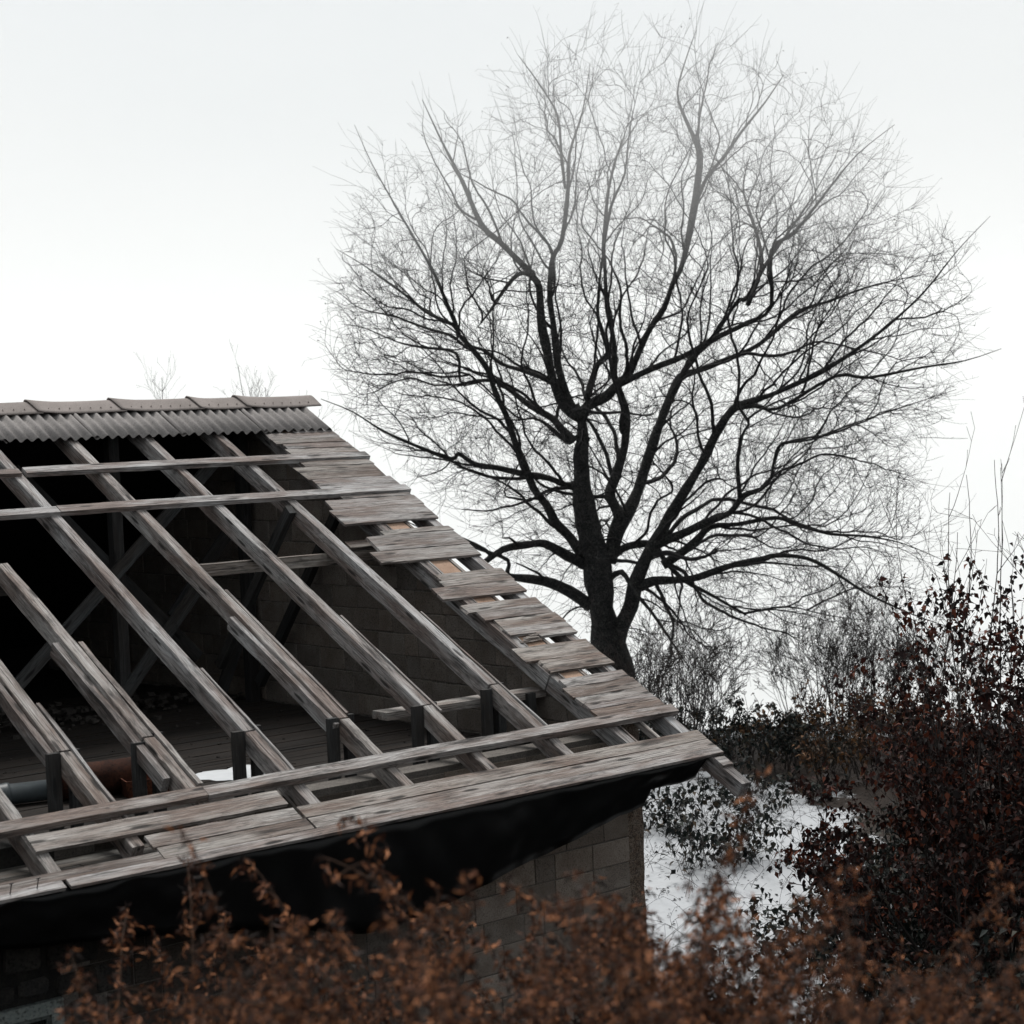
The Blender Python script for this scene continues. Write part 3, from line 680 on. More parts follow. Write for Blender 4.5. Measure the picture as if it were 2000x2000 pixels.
place('trough_shell', tub_mesh(), tub, frame(Vector((-5.10, 2.62, ZF)), ax, ay, Vector((0, 0, 1))))
# thin snow that has blown in, and crumbled plaster under the ridge
vs = [(-3.75, 3.0, ZF+.028)]; fs = []
for k in range(36):
    a = 2*math.pi*k/36; r = 1+.25*math.sin(3*a)+.12*math.sin(7*a+1)
    for q in (0.6, 1.0): vs.append((-3.75+.42*math.cos(a)*r*q, 2.95+.40*math.sin(a)*r*q, ZF+(.024 if q < 1 else .0)))
for k in range(36):
    a, b = 1+2*k, 1+2*((k+1) % 36); fs += [(0, a, b), (a, a+1, b+1, b)]
sp = place('snow_patch', poly_mesh('snow_patch', [(x, y, z+.003) for x, y, z in vs], fs, SNOWP, True), None, Matrix.Identity(4)); tag(sp, kind='stuff')
random.seed(9); vs = []; fs = []
for k in range(420):
    cx, cy = random.gauss(-3.0, .9), random.gauss(7.75, .35); s = random.uniform(.012, .06)
    if random.random() < .3: cx, cy = random.uniform(-5.5, -1), random.uniform(2.2, 7); s *= .35
    if cx > -.85 or cy > 9.5: continue
    h = max(0, .22-abs(cy-7.75)*.35)*random.random(); b0 = len(vs)
    for q in range(8): vs.append((cx+s*random.uniform(.5, 1)*(1 if q & 1 else -1), cy+s*random.uniform(.5, 1)*(1 if q & 2 else -1), ZF+h+s*random.uniform(.4, 1)*(1.2 if q & 4 else 0)))
    fs += [tuple(b0+i for i in f) for f in ((0, 2, 3, 1), (4, 5, 7, 6), (0, 1, 5, 4), (2, 6, 7, 3), (0, 4, 6, 2), (1, 3, 7, 5))]
rb = place('rubble', poly_mesh('rubble', vs, fs, RUBBLE), None, Matrix.Identity(4)); tag(rb, 'crumbled plaster and grit scattered on the attic floor', 'rubble', kind='stuff')

# ------------------------------------------------------------------ plants: shared builders
def sticks(name, P0, P1, R0, R1, material, sides=3):
    P0 = np.asarray(P0, float); P1 = np.asarray(P1, float); R0 = np.asarray(R0, float)[:, None]; R1 = np.asarray(R1, float)[:, None]
    d = P1-P0; d /= np.maximum(np.linalg.norm(d, axis=1, keepdims=True), 1e-9)
    a = np.where(np.abs(d[:, 2:3]) > .9, np.array([[1., 0, 0]]), np.array([[0, 0, 1.]]))
    x = np.cross(d, a); x /= np.linalg.norm(x, axis=1, keepdims=True); y = np.cross(d, x)
    n = len(P0); V = np.empty((n, 2*sides, 3))
    for k in range(sides):
        c, s = math.cos(2*math.pi*k/sides), math.sin(2*math.pi*k/sides)
        V[:, k] = P0+(x*c+y*s)*R0; V[:, sides+k] = P1+(x*c+y*s)*R1
    base = (np.arange(n)*2*sides)[:, None]; F = []
    for k in range(sides):
        k2 = (k+1) % sides; F.append(base+np.array([[k, k2, sides+k2, sides+k]]))
    return fast_mesh(name, V.reshape(-1, 3), np.concatenate(F), material, smooth=True)
def leaves(name, C, D, NRM, L, W, tone, material, droop=.25):
    """pointed leaves: a base, two side points, a tip, folded along the rib"""
    C = np.asarray(C, float); D = np.asarray(D, float); NRM = np.asarray(NRM, float); L = np.asarray(L, float)[:, None]; W = np.asarray(W, float)[:, None]
    D = D/np.maximum(np.linalg.norm(D, axis=1, keepdims=True), 1e-9); S_ = np.cross(D, NRM); S_ /= np.maximum(np.linalg.norm(S_, axis=1, keepdims=True), 1e-9); Nn = np.cross(S_, D)
    n = len(C); V = np.empty((n, 6, 3))
    V[:, 0] = C; V[:, 1] = C+D*L*.42+S_*W*.5+Nn*W*.22; V[:, 2] = C+D*L*.5-Nn*L*droop*.25; V[:, 3] = C+D*L*.42-S_*W*.5+Nn*W*.22
    V[:, 4] = C+D*L*.98-Nn*L*droop; V[:, 5] = C+D*L*.8-Nn*L*droop*.6+S_*W*.12
    b = (np.arange(n)*6)[:, None]
    F = np.concatenate([b+np.array([[0, 2, 4, 1]]), b+np.array([[0, 3, 4, 2]])])
    return fast_mesh(name, V.reshape(-1, 3), F, material, np.repeat(np.asarray(tone, float), 6))
def tube(name, pts, rr, material, n=8, bump=.06, sub=3):
    pts = [Vector(p) for p in pts]; P = []; Rr = []
    for i in range(len(pts)-1):
        p0 = pts[max(i-1, 0)]; p1, p2 = pts[i], pts[i+1]; p3 = pts[min(i+2, len(pts)-1)]
        for k in range(sub):
            f = k/sub
            P.append(.5*((2*p1)+(p2-p0)*f+(2*p0-5*p1+4*p2-p3)*f*f+(3*p1-p0-3*p2+p3)*f**3)); Rr.append(rr[i]+(rr[i+1]-rr[i])*f)
    P.append(pts[-1]); Rr.append(rr[-1]); vs = []; fs = []
    for i, p in enumerate(P):
        d = (P[min(i+1, len(P)-1)]-P[max(i-1, 0)]).normalized(); x = d.cross(Vector((0.3, 0.2, 1))).normalized()
        if x.length < .1: x = Vector((1, 0, 0))
        y = d.cross(x)
        for k in range(n):
            a = 2*math.pi*k/n; q = p+(x*math.cos(a)+y*math.sin(a))*Rr[i]
            q = q+(q-p)*bump*3*mnoise.noise(q*2.3)
            vs.append(q)
    for i in range(len(P)-1):
        for k in range(n): fs.append((i*n+k, i*n+(k+1) % n, (i+1)*n+(k+1) % n, (i+1)*n+k))
    fs.append(tuple(range(n))[::-1]); fs.append(tuple(range((len(P)-1)*n, len(P)*n)))
    return poly_mesh(name, vs, fs, material, True), P, Rr
class Segs:
    def __init__(s): s.a = []; s.b = []; s.r0 = []; s.r1 = []; s.tips = []
    def add(s, a, b, r0, r1): s.a.append(tuple(a)); s.b.append(tuple(b)); s.r0.append(r0); s.r1.append(r1)
    def mesh(s, name, m, sides=3): return sticks(name, s.a, s.b, s.r0, s.r1, m, sides)
def rvec(): return Vector((random.gauss(0, 1), random.gauss(0, 1), random.gauss(0, 1)))
def grow(G, p, d, L, r, lvl, step=.12, jit=.22, upw=.05, kids=(5, 4, 3), spread=.75, short=.55, rt=.0022, grav=0.0):
    """one shoot and its side shoots"""
    n = max(2, int(L/step)); st = L/n; p = Vector(p); d = Vector(d).normalized()
    nk = kids[lvl] if lvl < len(kids) else 0
    at = sorted(random.uniform(.22, .98) for _ in range(nk)); ai = 0
    for i in range(n):
        f0, f1 = i/n, (i+1)/n
        d = (d+rvec()*jit*.35+Vector((0, 0, upw-grav*f1))).normalized(); q = p+d*st
        G.add(p, q, max(rt, r*(1-f0*.8)), max(rt, r*(1-f1*.8)))
        while ai < len(at) and at[ai] <= f1:
            s = d.cross(rvec()).normalized(); cd = (d*(1-spread*.5)+s*spread).normalized()
            grow(G, q, cd, L*short*random.uniform(.6, 1.15)*(1.15-at[ai]*.55), max(rt, r*.55*(1-at[ai]*.5)), lvl+1, step, jit, upw, kids, spread, short, rt, grav); ai += 1
        p = q
    G.tips.append((p.copy(), d.copy()))
def at_site(s, l, dz=0.0): return site(s, l, ground_z(s, l)+dz)
def spike(top_y, s):
    """height of a point that far out seen at that share of the picture from the horizon line"""
    return EYE.z-s*top_y

# ------------------------------------------------------------------ the big bare beech
LIMBS=[
  ('trunk',0,[(1.88,-2.01,0.394),(1.85,-1.26,0.353),(1.76,-0.75,0.311),(1.63,0.01,0.301),(1.57,0.72,0.29),(1.48,1.47,0.239),(1.44,2.1,0.197),(1.41,2.68,0.187),(1.42,3.14,0.183),(1.4,3.51,0.166),(1.35,3.76,0.145)]),
  ('limb',-0.6,[(1.4,3.47,0.145),(1.08,3.77,0.129),(0.91,4.19,0.114),(0.81,4.82,0.104),(0.72,5.44,0.093),(0.68,6.02,0.079),(0.58,6.31,0.054),(0.54,6.32,0.08),(-0.01,6.89,0.065),(-0.36,7.3,0.058),(-0.68,8.1,0.047),(-1.01,8.9,0.033),(-1.4,9.71,0.018)]),
  ('limb',0.8,[(1.34,3.6,0.104),(1.17,3.98,0.095),(1.01,4.6,0.087),(0.94,5.23,0.075),(0.93,5.84,0.071),(0.95,6.34,0.058),(1.03,6.66,0.065),(1.22,7.01,0.054),(1.34,8.02,0.047),(1.47,8.73,0.036),(1.72,9.57,0.025),(1.94,10.49,0.015)]),
  ('limb',-1.2,[(1.34,8.02,0.036),(1.29,8.59,0.033),(1.17,9.24,0.025),(0.9,9.75,0.018),(0.5,10.38,0.011)]),
  ('limb',-1.8,[(0.68,6.03,0.058),(0.54,6.24,0.051),(0.29,6.25,0.047),(0.06,6.02,0.044),(-0.21,5.64,0.033),(-0.48,5.21,0.018)]),
  ('limb',0.4,[(1.44,3.51,0.145),(1.61,3.75,0.124),(1.91,3.9,0.114),(2.17,4.14,0.108),(2.38,4.34,0.083),(2.61,4.7,0.071),(2.87,5.18,0.062),(3.12,5.59,0.062),(3.36,6.03,0.058),(3.58,6.43,0.054),(3.84,7.48,0.08),(3.9,8.12,0.073),(3.91,8.62,0.065),(3.76,9.2,0.044),(3.63,9.78,0.036),(3.81,10.41,0.025),(3.98,10.98,0.015)]),
  ('limb',1.4,[(3.84,7.48,0.051),(4.12,8.11,0.044),(4.53,8.53,0.036),(4.91,9.08,0.033),(5.37,9.64,0.025),(5.82,10.26,0.015)]),
  ('limb',-1.6,[(2.17,4.1,0.075),(2.84,4.38,0.066),(3.47,4.64,0.062),(4.1,4.89,0.054),(4.65,5.15,0.05),(5.16,5.46,0.041),(5.11,6.49,0.044),(5.55,6.83,0.036),(6.16,7.52,0.029),(6.76,8.15,0.022),(7.35,8.69,0.015)]),
  ('limb',2.6,[(4.67,5.5,0.058),(5.06,6.28,0.044),(5.08,6.85,0.036),(4.99,7.57,0.033),(5.06,8.15,0.025),(5.27,8.85,0.015)]),
  ('limb',0.6,[(1.53,3.8,0.083),(1.7,4.28,0.071),(1.77,4.57,0.062),(1.99,4.77,0.075),(1.9,5.1,0.054),(1.81,5.48,0.041),(1.85,5.89,0.033),(1.93,6.38,0.025),(2.15,7.55,0.033),(2.5,8.25,0.025),(2.68,9.18,0.018),(2.9,10.17,0.011)]),
  ('limb',1.0,[(1.82,0.67,0.145),(1.97,1.16,0.124),(2.06,1.53,0.129),(1.97,1.87,0.124),(1.88,2.0,0.12),(2.08,2.36,0.116),(2.24,2.9,0.104),(2.34,3.31,0.095),(2.26,3.76,0.083),(2.15,4.31,0.071),(2.13,4.97,0.058),(2.06,5.59,0.05),(2.02,6.21,0.041),(2.01,6.62,0.037),(2.04,6.69,0.051),(2.09,7.27,0.044),(2.22,7.98,0.036),(2.41,8.69,0.029),(2.61,9.25,0.022),(2.83,10.1,0.011)]),
  ('limb',2.2,[(1.86,0.67,0.156),(2.05,1.12,0.145),(2.25,1.52,0.137),(2.5,2.05,0.124),(2.75,2.58,0.116),(2.96,3.16,0.108),(3.15,3.73,0.1),(3.46,4.21,0.091),(3.87,4.32,0.075),(4.5,4.54,0.062),(5.13,4.8,0.05),(5.94,5.45,0.051),(6.67,5.7,0.036),(7.4,5.93,0.029),(8.2,6.11,0.022),(8.93,6.22,0.011)]),
  ('limb',0.2,[(3.17,3.73,0.071),(3.39,4.13,0.066),(3.68,4.57,0.058),(4.06,4.93,0.05),(4.41,5.33,0.041),(4.67,5.69,0.037),(4.79,5.71,0.051),(5.25,6.41,0.04),(5.71,7.04,0.029),(6.16,7.67,0.022),(6.62,8.51,0.011)]),
  ('limb',-2.4,[(1.78,-1.38,0.249),(1.95,-0.84,0.207),(2.22,-0.23,0.174),(2.39,0.31,0.158),(2.57,0.76,0.141),(2.82,1.13,0.133),(3.08,1.53,0.12),(3.39,2.06,0.112),(3.68,2.59,0.104),(3.91,3.03,0.095),(4.26,3.51,0.083),(4.68,3.66,0.066),(5.09,3.81,0.054),(5.89,4.18,0.054),(6.56,4.59,0.04),(7.15,4.96,0.033),(7.75,5.51,0.025),(8.35,6.21,0.018),(8.88,6.84,0.011)]),
  ('limb',-3.0,[(4.26,3.49,0.05),(4.63,3.54,0.046),(5.08,3.52,0.037),(6.11,4.07,0.036),(6.68,3.96,0.033),(7.56,4.11,0.025),(8.29,4.23,0.018),(8.87,4.35,0.011)]),
  ('limb',-3.4,[(2.45,0.14,0.112),(2.68,0.28,0.1),(3.1,0.32,0.091),(3.52,0.39,0.079),(4.15,0.61,0.071),(4.69,0.71,0.058),(4.97,0.71,0.047),(5.48,0.66,0.04),(5.9,0.4,0.036),(6.4,0.02,0.029),(7.12,-0.34,0.022),(7.91,-0.63,0.011)]),
  ('limb',-2.0,[(2.66,0.92,0.104),(2.96,1.1,0.095),(3.34,1.23,0.087),(3.76,1.42,0.079),(4.14,1.57,0.071),(4.45,1.85,0.062),(4.74,2.0,0.05),(4.96,2.2,0.041),(5.05,2.53,0.033),(5.19,2.8,0.033),(5.7,2.92,0.025),(6.36,3.11,0.018),(7.39,3.43,0.015),(8.27,3.69,0.011)]),
  ('limb',-2.6,[(4.4,1.81,0.054),(4.29,2.14,0.046),(4.27,2.56,0.041),(4.39,3.01,0.033),(4.46,3.22,0.027),(4.52,3.34,0.029),(4.86,3.61,0.022),(5.52,3.8,0.015)]),
  ('limb',-1.0,[(2.86,0.62,0.104),(3.16,0.78,0.095),(3.5,1.01,0.087),(3.84,1.25,0.071),(4.34,1.33,0.054),(5.01,1.39,0.041),(5.42,1.25,0.044),(6.07,1.05,0.033),(6.73,0.99,0.025),(7.38,0.85,0.018),(8.24,0.45,0.011)]),
  ('limb',-1.4,[(1.35,0.77,0.124),(1.13,1.16,0.108),(0.88,1.5,0.095),(0.66,1.8,0.087),(0.41,2.23,0.083),(0.24,2.65,0.079),(0.12,3.11,0.075),(-0.05,3.57,0.071),(-0.22,4.04,0.066),(-0.38,4.54,0.058),(-0.62,4.92,0.054),(-0.85,5.14,0.046),(-0.95,5.38,0.047),(-1.07,5.82,0.044),(-1.3,6.4,0.036),(-1.67,7.07,0.029),(-2.0,7.65,0.025),(-2.33,8.39,0.018),(-2.66,9.12,0.011)]),
  ('limb',1.6,[(-0.95,5.38,0.044),(-1.44,5.62,0.036),(-1.86,5.99,0.029),(-2.42,6.45,0.025),(-2.84,6.76,0.018),(-3.33,7.14,0.011)]),
  ('limb',-2.2,[(1.3,2.15,0.095),(1.09,2.22,0.083),(0.77,2.31,0.075),(0.27,2.44,0.071),(-0.22,2.56,0.062),(-0.63,2.71,0.054),(-0.95,2.87,0.046),(-1.13,2.78,0.044),(-1.77,3.13,0.036),(-2.34,3.41,0.029),(-2.9,3.8,0.022),(-3.4,4.0,0.015)]),
  ('limb',2.4,[(1.29,3.02,0.104),(1.02,3.32,0.091),(0.86,3.47,0.083),(0.49,3.74,0.071),(0.13,4.06,0.062),(-0.15,4.28,0.054),(-0.56,4.36,0.041),(-0.89,4.35,0.033),(-0.97,4.87,0.033),(-1.68,5.08,0.029),(-2.25,5.25,0.022),(-2.89,5.53,0.018),(-3.43,5.66,0.011)]),
  ('limb',-3.0,[(1.41,-0.15,0.166),(1.17,0.01,0.137),(0.72,0.28,0.112),(0.31,0.46,0.091),(-0.1,0.54,0.066),(-0.12,0.84,0.044),(-0.62,1.08,0.033),(-1.2,1.33,0.025),(-1.83,1.72,0.018),(-2.47,2.18,0.011)]),
  ('limb',-3.6,[(1.36,0.65,0.145),(1.04,0.83,0.116),(0.63,1.07,0.095),(0.22,1.13,0.083),(-0.2,1.02,0.071),(-0.58,0.87,0.054),(-0.41,1.0,0.044),(-0.9,1.31,0.033),(-1.47,1.7,0.022),(-1.96,2.16,0.015)]),
  ('limb',2.8,[(0.93,4.19,0.071),(0.68,4.33,0.058),(0.36,4.47,0.05),(-0.05,4.67,0.046),(-0.45,4.91,0.037),(-0.86,5.1,0.029),(-1.02,5.24,0.033),(-1.67,5.48,0.029),(-2.3,5.76,0.022),(-2.95,5.97,0.018),(-3.44,6.35,0.011)]),
  ('limb',-1.8,[(1.55,3.09,0.062),(1.38,3.12,0.058),(1.21,3.06,0.054),(1.05,3.15,0.046),(0.81,3.37,0.033),(0.49,3.55,0.025),(0.16,3.56,0.019),(-0.7,4.36,0.022),(-1.35,4.46,0.015),(-2.13,4.78,0.011)]),
  ('limb',0.6,[(1.82,0.67,0.095),(2.12,0.93,0.087),(2.5,1.01,0.083),(2.75,0.92,0.071),(2.94,0.62,0.054),(3.34,0.19,0.046),(3.83,-0.09,0.037),(4.44,-0.45,0.029),(4.56,-0.52,0.029),(5.36,-0.41,0.022),(6.23,-0.6,0.015),(7.24,-0.86,0.011)]),
  ('limb',-2.0,[(1.8,0.25,0.083),(2.1,0.45,0.062),(2.26,0.06,0.046),(2.58,-0.24,0.037),(2.89,-0.71,0.029),(3.04,-1.1,0.021),(3.28,-1.32,0.015)]),
]
ENV= [(-0.56,0.86),(-1.61,1.85),(-2.66,2.77),(-3.48,3.89),(-3.68,4.99),(-3.59,6.07),(-3.4,7.14),(-3.17,8.21),(-2.51,9.11),(-1.55,9.78),(-0.63,9.39),(0.33,10.56),(1.03,11.03),(2.04,11.13),(2.91,11.27),(3.77,11.31),(4.26,10.82),(5.54,10.56),(6.18,10.17),(7.07,8.99),(7.78,8.46),(8.6,7.28),(9.15,6.32),(9.3,5.16),(9.01,4.09),(8.47,3.02),(8.21,1.95),(8.39,0.85),(8.29,-0.25),(7.97,-0.89),(6.8,-1.06),(5.7,-1.31),(4.44,-1.84),(3.11,-2.15),(2.39,-1.9),(2.13,-1.01),(1.12,-0.67),(0.29,0.39)]
random.seed(4); np.random.seed(4)
TD = 36.0
def tw(x, z, dpt): return site(TD+dpt, x, z)
tree = empty('bare_beech_tree', tw(2.0, ground_z(TD, 2.0), 0)); tag(tree, 'tall leafless spreading tree fading into mist behind the barn', 'tree')
nodes = []; nrad = []; known = []
for li, (nm, dep, pts) in enumerate(LIMBS):
    if len(pts) < 2: continue
    d0 = 0.0
    if li and known:
        d0 = min(known, key=lambda k: (k[0]-pts[0][0])**2+(k[1]-pts[0][1])**2)[2]
    acc = [0.0]
    for i in range(1, len(pts)): acc.append(acc[-1]+math.hypot(pts[i][0]-pts[i-1][0], pts[i][1]-pts[i-1][1]))
    P3 = []; rr = []
    for (x, z, r), a in zip(pts, acc):
        f = a/acc[-1]; dd = d0+(dep-d0)*f**1.1+(.10*math.sin(a*2.1+li) if li else 0)*min(1, f*4)
        P3.append(tw(x+random.uniform(-.04, .04), z+random.uniform(-.04, .04), dd)); rr.append(max(.004, (1 if nm == 'trunk' else .90)* r*(1 if f < .7 else 1-.55*(f-.7)/.3))); known.append((x, z, dd))
    if nm == 'trunk':
        P3.insert(0, tw(pts[0][0]-.05, ground_z(TD, 2)-.2, 0)); rr.insert(0, rr[0]*1.25)
    me, PP, Rr = tube(nm, P3, rr, BARK, 12 if rr[0] > .2 else 7, .12 if rr[0] > .2 else .09)
    place('trunk' if nm == 'trunk' else 'limb', me, tree, Matrix.Identity(4))
    for i in range(len(PP)-1):
        k = max(1, int((PP[i+1]-PP[i]).length/.13))
        for q in range(k): nodes.append(PP[i].lerp(PP[i+1], q/k)); nrad.append(Rr[i])
    nodes.append(PP[-1]); nrad.append(Rr[-1])
SEC = []                                                             # (parent node, points, radii): boughs that leave the limbs
# crown points to grow towards
E2 = np.array(ENV); cxz = np.array([2.9, 4.2])
def inside(x, z):
    c = np.zeros(len(x), bool); j = len(E2)-1
    for i in range(len(E2)):
        xi, zi = E2[i]; xj, zj = E2[j]
        hit = ((zi > z) != (zj > z)) & (x < (xj-xi)*(z-zi)/(zj-zi+1e-12)+xi); c ^= hit; j = i
    return c
ang = np.arctan2(E2[:, 1]-cxz[1], E2[:, 0]-cxz[0]); rr_ = np.hypot(E2[:, 0]-cxz[0], E2[:, 1]-cxz[1]); o_ = np.argsort(ang)
def rho(x, z):
    a = np.arctan2(z-cxz[1], x-cxz[0]); return np.hypot(x-cxz[0], z-cxz[1])/np.interp(a, ang[o_], rr_[o_], period=2*math.pi)
# boughs: leave the limbs at an acute angle and run on outwards
ctr = tw(2.6, 1.5, 0)
def local_xz(p):
    q = Vector(p)-EYE; return q.dot(RGT), p[2], q.dot(FWD)-TD
def r3(p):
    x, z, dpt = local_xz(p); r = float(rho(np.array([x]), np.array([z]))[0]); return math.sqrt(r*r+(dpt/4.6)**2)
nbase = len(nodes)
for q_ in range(30):                                           # crooked hanging boughs about the lower trunk
    i = random.randrange(8, 46); p = nodes[i].copy(); az = random.uniform(0, 6.28); pp = [p.copy()]; L = random.uniform(.8, 2.4)
    d = (RGT*math.cos(az)+FWD*math.sin(az)*.8+Vector((0, 0, random.uniform(-.1, .6)))).normalized()
    for q in range(int(L/.12)):
        d = (d+rvec()*.20+Vector((0, 0, -.035))).normalized(); p = p+d*.12
        if p.z < ground_z(TD, 2)+.6: break
        pp.append(p.copy())
    if len(pp) > 4: SEC.append((i, pp, random.uniform(.010, .030)))
for i in range(60, nbase-1, 3):
    if nrad[i] > .20 or random.random() < .12: continue
    d = (nodes[i+1]-nodes[i])
    if d.length < 1e-4 or d.length > .4: continue
    d.normalize(); out = (nodes[i]-ctr).normalized(); side = d.cross(rvec()).normalized()
    d = (d*.62+side*.62+out*.30+Vector((0, 0, .08))).normalized()
    L = random.uniform(.8, 3.6); r = min(nrad[i]*.55, .010+.0145*L); p = nodes[i].copy(); pp = [p.copy()]; k = int(L/.13)
    for q in range(k):
        d = (d+rvec()*.15+out*.05+Vector((0, 0, .012))).normalized(); p = p+d*.13
        if r3(p) > .97 or p.z < ground_z(TD, 2)+.6: break
        pp.append(p.copy())
    if len(pp) > 4: SEC.append((i, pp, r))
pts = []
while len(pts) < 7800:
    x = np.random.uniform(-3.8, 9.4, 4000); z = np.random.uniform(-2.2, 11.4, 4000); k = inside(x, z); x, z = x[k], z[k]
    r = rho(x, z)/.93; k = r < 1; x, z, r = x[k], z[k], r[k]; dm = 4.4*np.sqrt(1-r**2)+.25; dp = np.random.uniform(-1, 1, len(x))*dm
    r3_ = np.sqrt(np.clip(r**2+(dp/4.65)**2, 0, 1)); keep = np.random.rand(len(x)) < (.25+.75*r3_**1.3)*np.clip((1.04-r3_)/.30, .12, 1)*np.clip(1.22-(z-3.0)/7.8, .22, 1)*np.array([min(1, max(.12, 0.46+2.0*mnoise.noise(Vector((a*.55, c*.55, q*.55))))) for a, c, q in zip(x, z, dp)])*np.where((x < 1.0) & (z > 7.2), .5, 1)
    gz = np.array([float(np.interp(TD+q, GS, GZ)) for q in dp]); keep &= z > gz+.5
    pts += [tuple(tw(a, b, c)) for a, b, c, kk in zip(x, z, dp, keep) if kk]
A = np.array(pts[:7800]); alive = np.ones(len(A), bool)
Nd = [np.array(p) for p in nodes]; par = [-1]*len(Nd); n_limb = len(Nd)
for (i, pp, r) in SEC:
    for q in range(1, len(pp)):
        par.append(i if q == 1 else len(Nd)-1); Nd.append(np.array(pp[q]))
n_sec = len(Nd); sec_r = np.zeros(n_sec)
j = n_limb
for (i, pp, r) in SEC:
    for q in range(1, len(pp)): sec_r[j] = r*(1-.8*q/len(pp)); j += 1
start = np.array([i for i in range(n_limb)])
best = np.full(len(A), 1e9); bi = np.zeros(len(A), int)
def update(ids):
    global best, bi
    Pn = np.array([Nd[i] for i in ids])
    for c0 in range(0, len(ids), 400):
        sub = Pn[c0:c0+400]; al = np.where(alive)[0]
        d2 = ((A[al, None, :]-sub[None])**2).sum(2); m = d2.argmin(1); v = d2[np.arange(len(al)), m]
        g_ = v < best[al]; best[al[g_]] = v[g_]; bi[al[g_]] = np.array(ids)[c0+m[g_]]
thick = list(range(41, n_sec))
update(thick)
STEP = .125; kidn = {}
for it in range(70):
    al = np.where(alive & (best < 3.2**2))[0]
    if not len(al): break
    acc = {}
    for k in al:
        v = A[k]-Nd[bi[k]]; v = v/(np.linalg.norm(v)+1e-9)
        if bi[k] in acc: acc[bi[k]] += v
        else: acc[bi[k]] = v.copy()
    new = []
    for i, v in acc.items():
        kidn[i] = kidn.get(i, 0)+1
        if kidn[i] > 3: continue
        v = v/(np.linalg.norm(v)+1e-9)
        if par[i] >= 0:
            pv_ = Nd[i]-Nd[par[i]]; v = v+1.4*pv_/(np.linalg.norm(pv_)+1e-9)
        ov_ = Nd[i]-np.array(ctr); v = v+.28*ov_/np.linalg.norm(ov_)+np.random.normal(0, .20, 3)+np.array([0, 0, .05]); v /= np.linalg.norm(v)
        Nd.append(Nd[i]+v*STEP); par.append(i); new.append(len(Nd)-1)
    update(new)
    alive &= best > .19**2
    if len(Nd) > 42000: break
Nd = np.array(Nd); par = np.array(par); nN = len(Nd)
acc2 = np.zeros(nN); nkid = np.zeros(nN, int)
for i in range(nN-1, n_limb-1, -1):
    if acc2[i] == 0: acc2[i] = .0036**1.88
    acc2[par[i]] += acc2[i]; nkid[par[i]] += 1
rad_ = np.minimum(acc2**(1/1.88), .07); rad_[:n_sec] = np.maximum(rad_[:n_sec], sec_r)
ids = np.arange(n_limb, nN); pr = par[ids]
r0 = np.where(pr < n_limb, np.minimum(rad_[ids]*1.15, .08), np.minimum(rad_[pr], rad_[ids]*1.5))
TP0, TP1, TR0, TR1 = list(Nd[pr]), list(Nd[ids]), list(r0), list(rad_[ids])
# fine shoots: most of them carry on outwards, a few spurs stand off sideways
fine = ids[(rad_[ids] < .018)]; bud = []; ctr_ = np.array(ctr)
for i in fine:
    dv = Nd[i]-Nd[par[i]]; dv /= np.linalg.norm(dv); ov = Nd[i]-ctr_; ov /= np.linalg.norm(ov); tip = nkid[i] == 0
    for _ in range(2 if tip else (1 if random.random() < .42 else 0)):
        p = Nd[i].copy(); v = dv*.75+ov*(.55 if tip else .4)+np.random.normal(0, .30 if tip else .36, 3)+np.array([0, 0, .10]); v /= np.linalg.norm(v)
        L = random.uniform(.3, .95) if tip else random.uniform(.12, .5); ns = max(3, int(L/.13))
        for q in range(ns):
            v2 = v+np.random.normal(0, .085, 3)+np.array([0, 0, .02]); v2 /= np.linalg.norm(v2); e = p+v2*L/ns
            TP0.append(p); TP1.append(e); TR0.append(.0040-.0020*q/ns); TR1.append(.0040-.0020*(q+1)/ns)
            if q and random.random() < .22:                             # side spur
                s_ = v2*.6+np.random.normal(0, .6, 3); s_ /= np.linalg.norm(s_); e2 = e+s_*random.uniform(.06, .2)
                TP0.append(e); TP1.append(e2); TR0.append(.0030); TR1.append(.0022)
                if random.random() < .04: bud.append(e2)
            p = e; v = v2
        if random.random() < .03: bud.append(p)
tg = place('twigs', sticks('twigs', TP0, TP1, TR0, TR1, TWIG), tree, Matrix.Identity(4)); tag(tg, kind='stuff')
bud = np.array(bud); nb = len(bud)
bm_ = leaves('withered_leaves', bud, np.random.normal(0, 1, (nb, 3))+np.array([0, 0, -1]), np.random.normal(0, 1, (nb, 3)), np.random.uniform(.03, .06, nb), np.random.uniform(.02, .035, nb), np.random.uniform(0, .4, nb), DRYLEAF)
tag(place('withered_leaves', bm_, tree, Matrix.Identity(4)), kind='stuff')

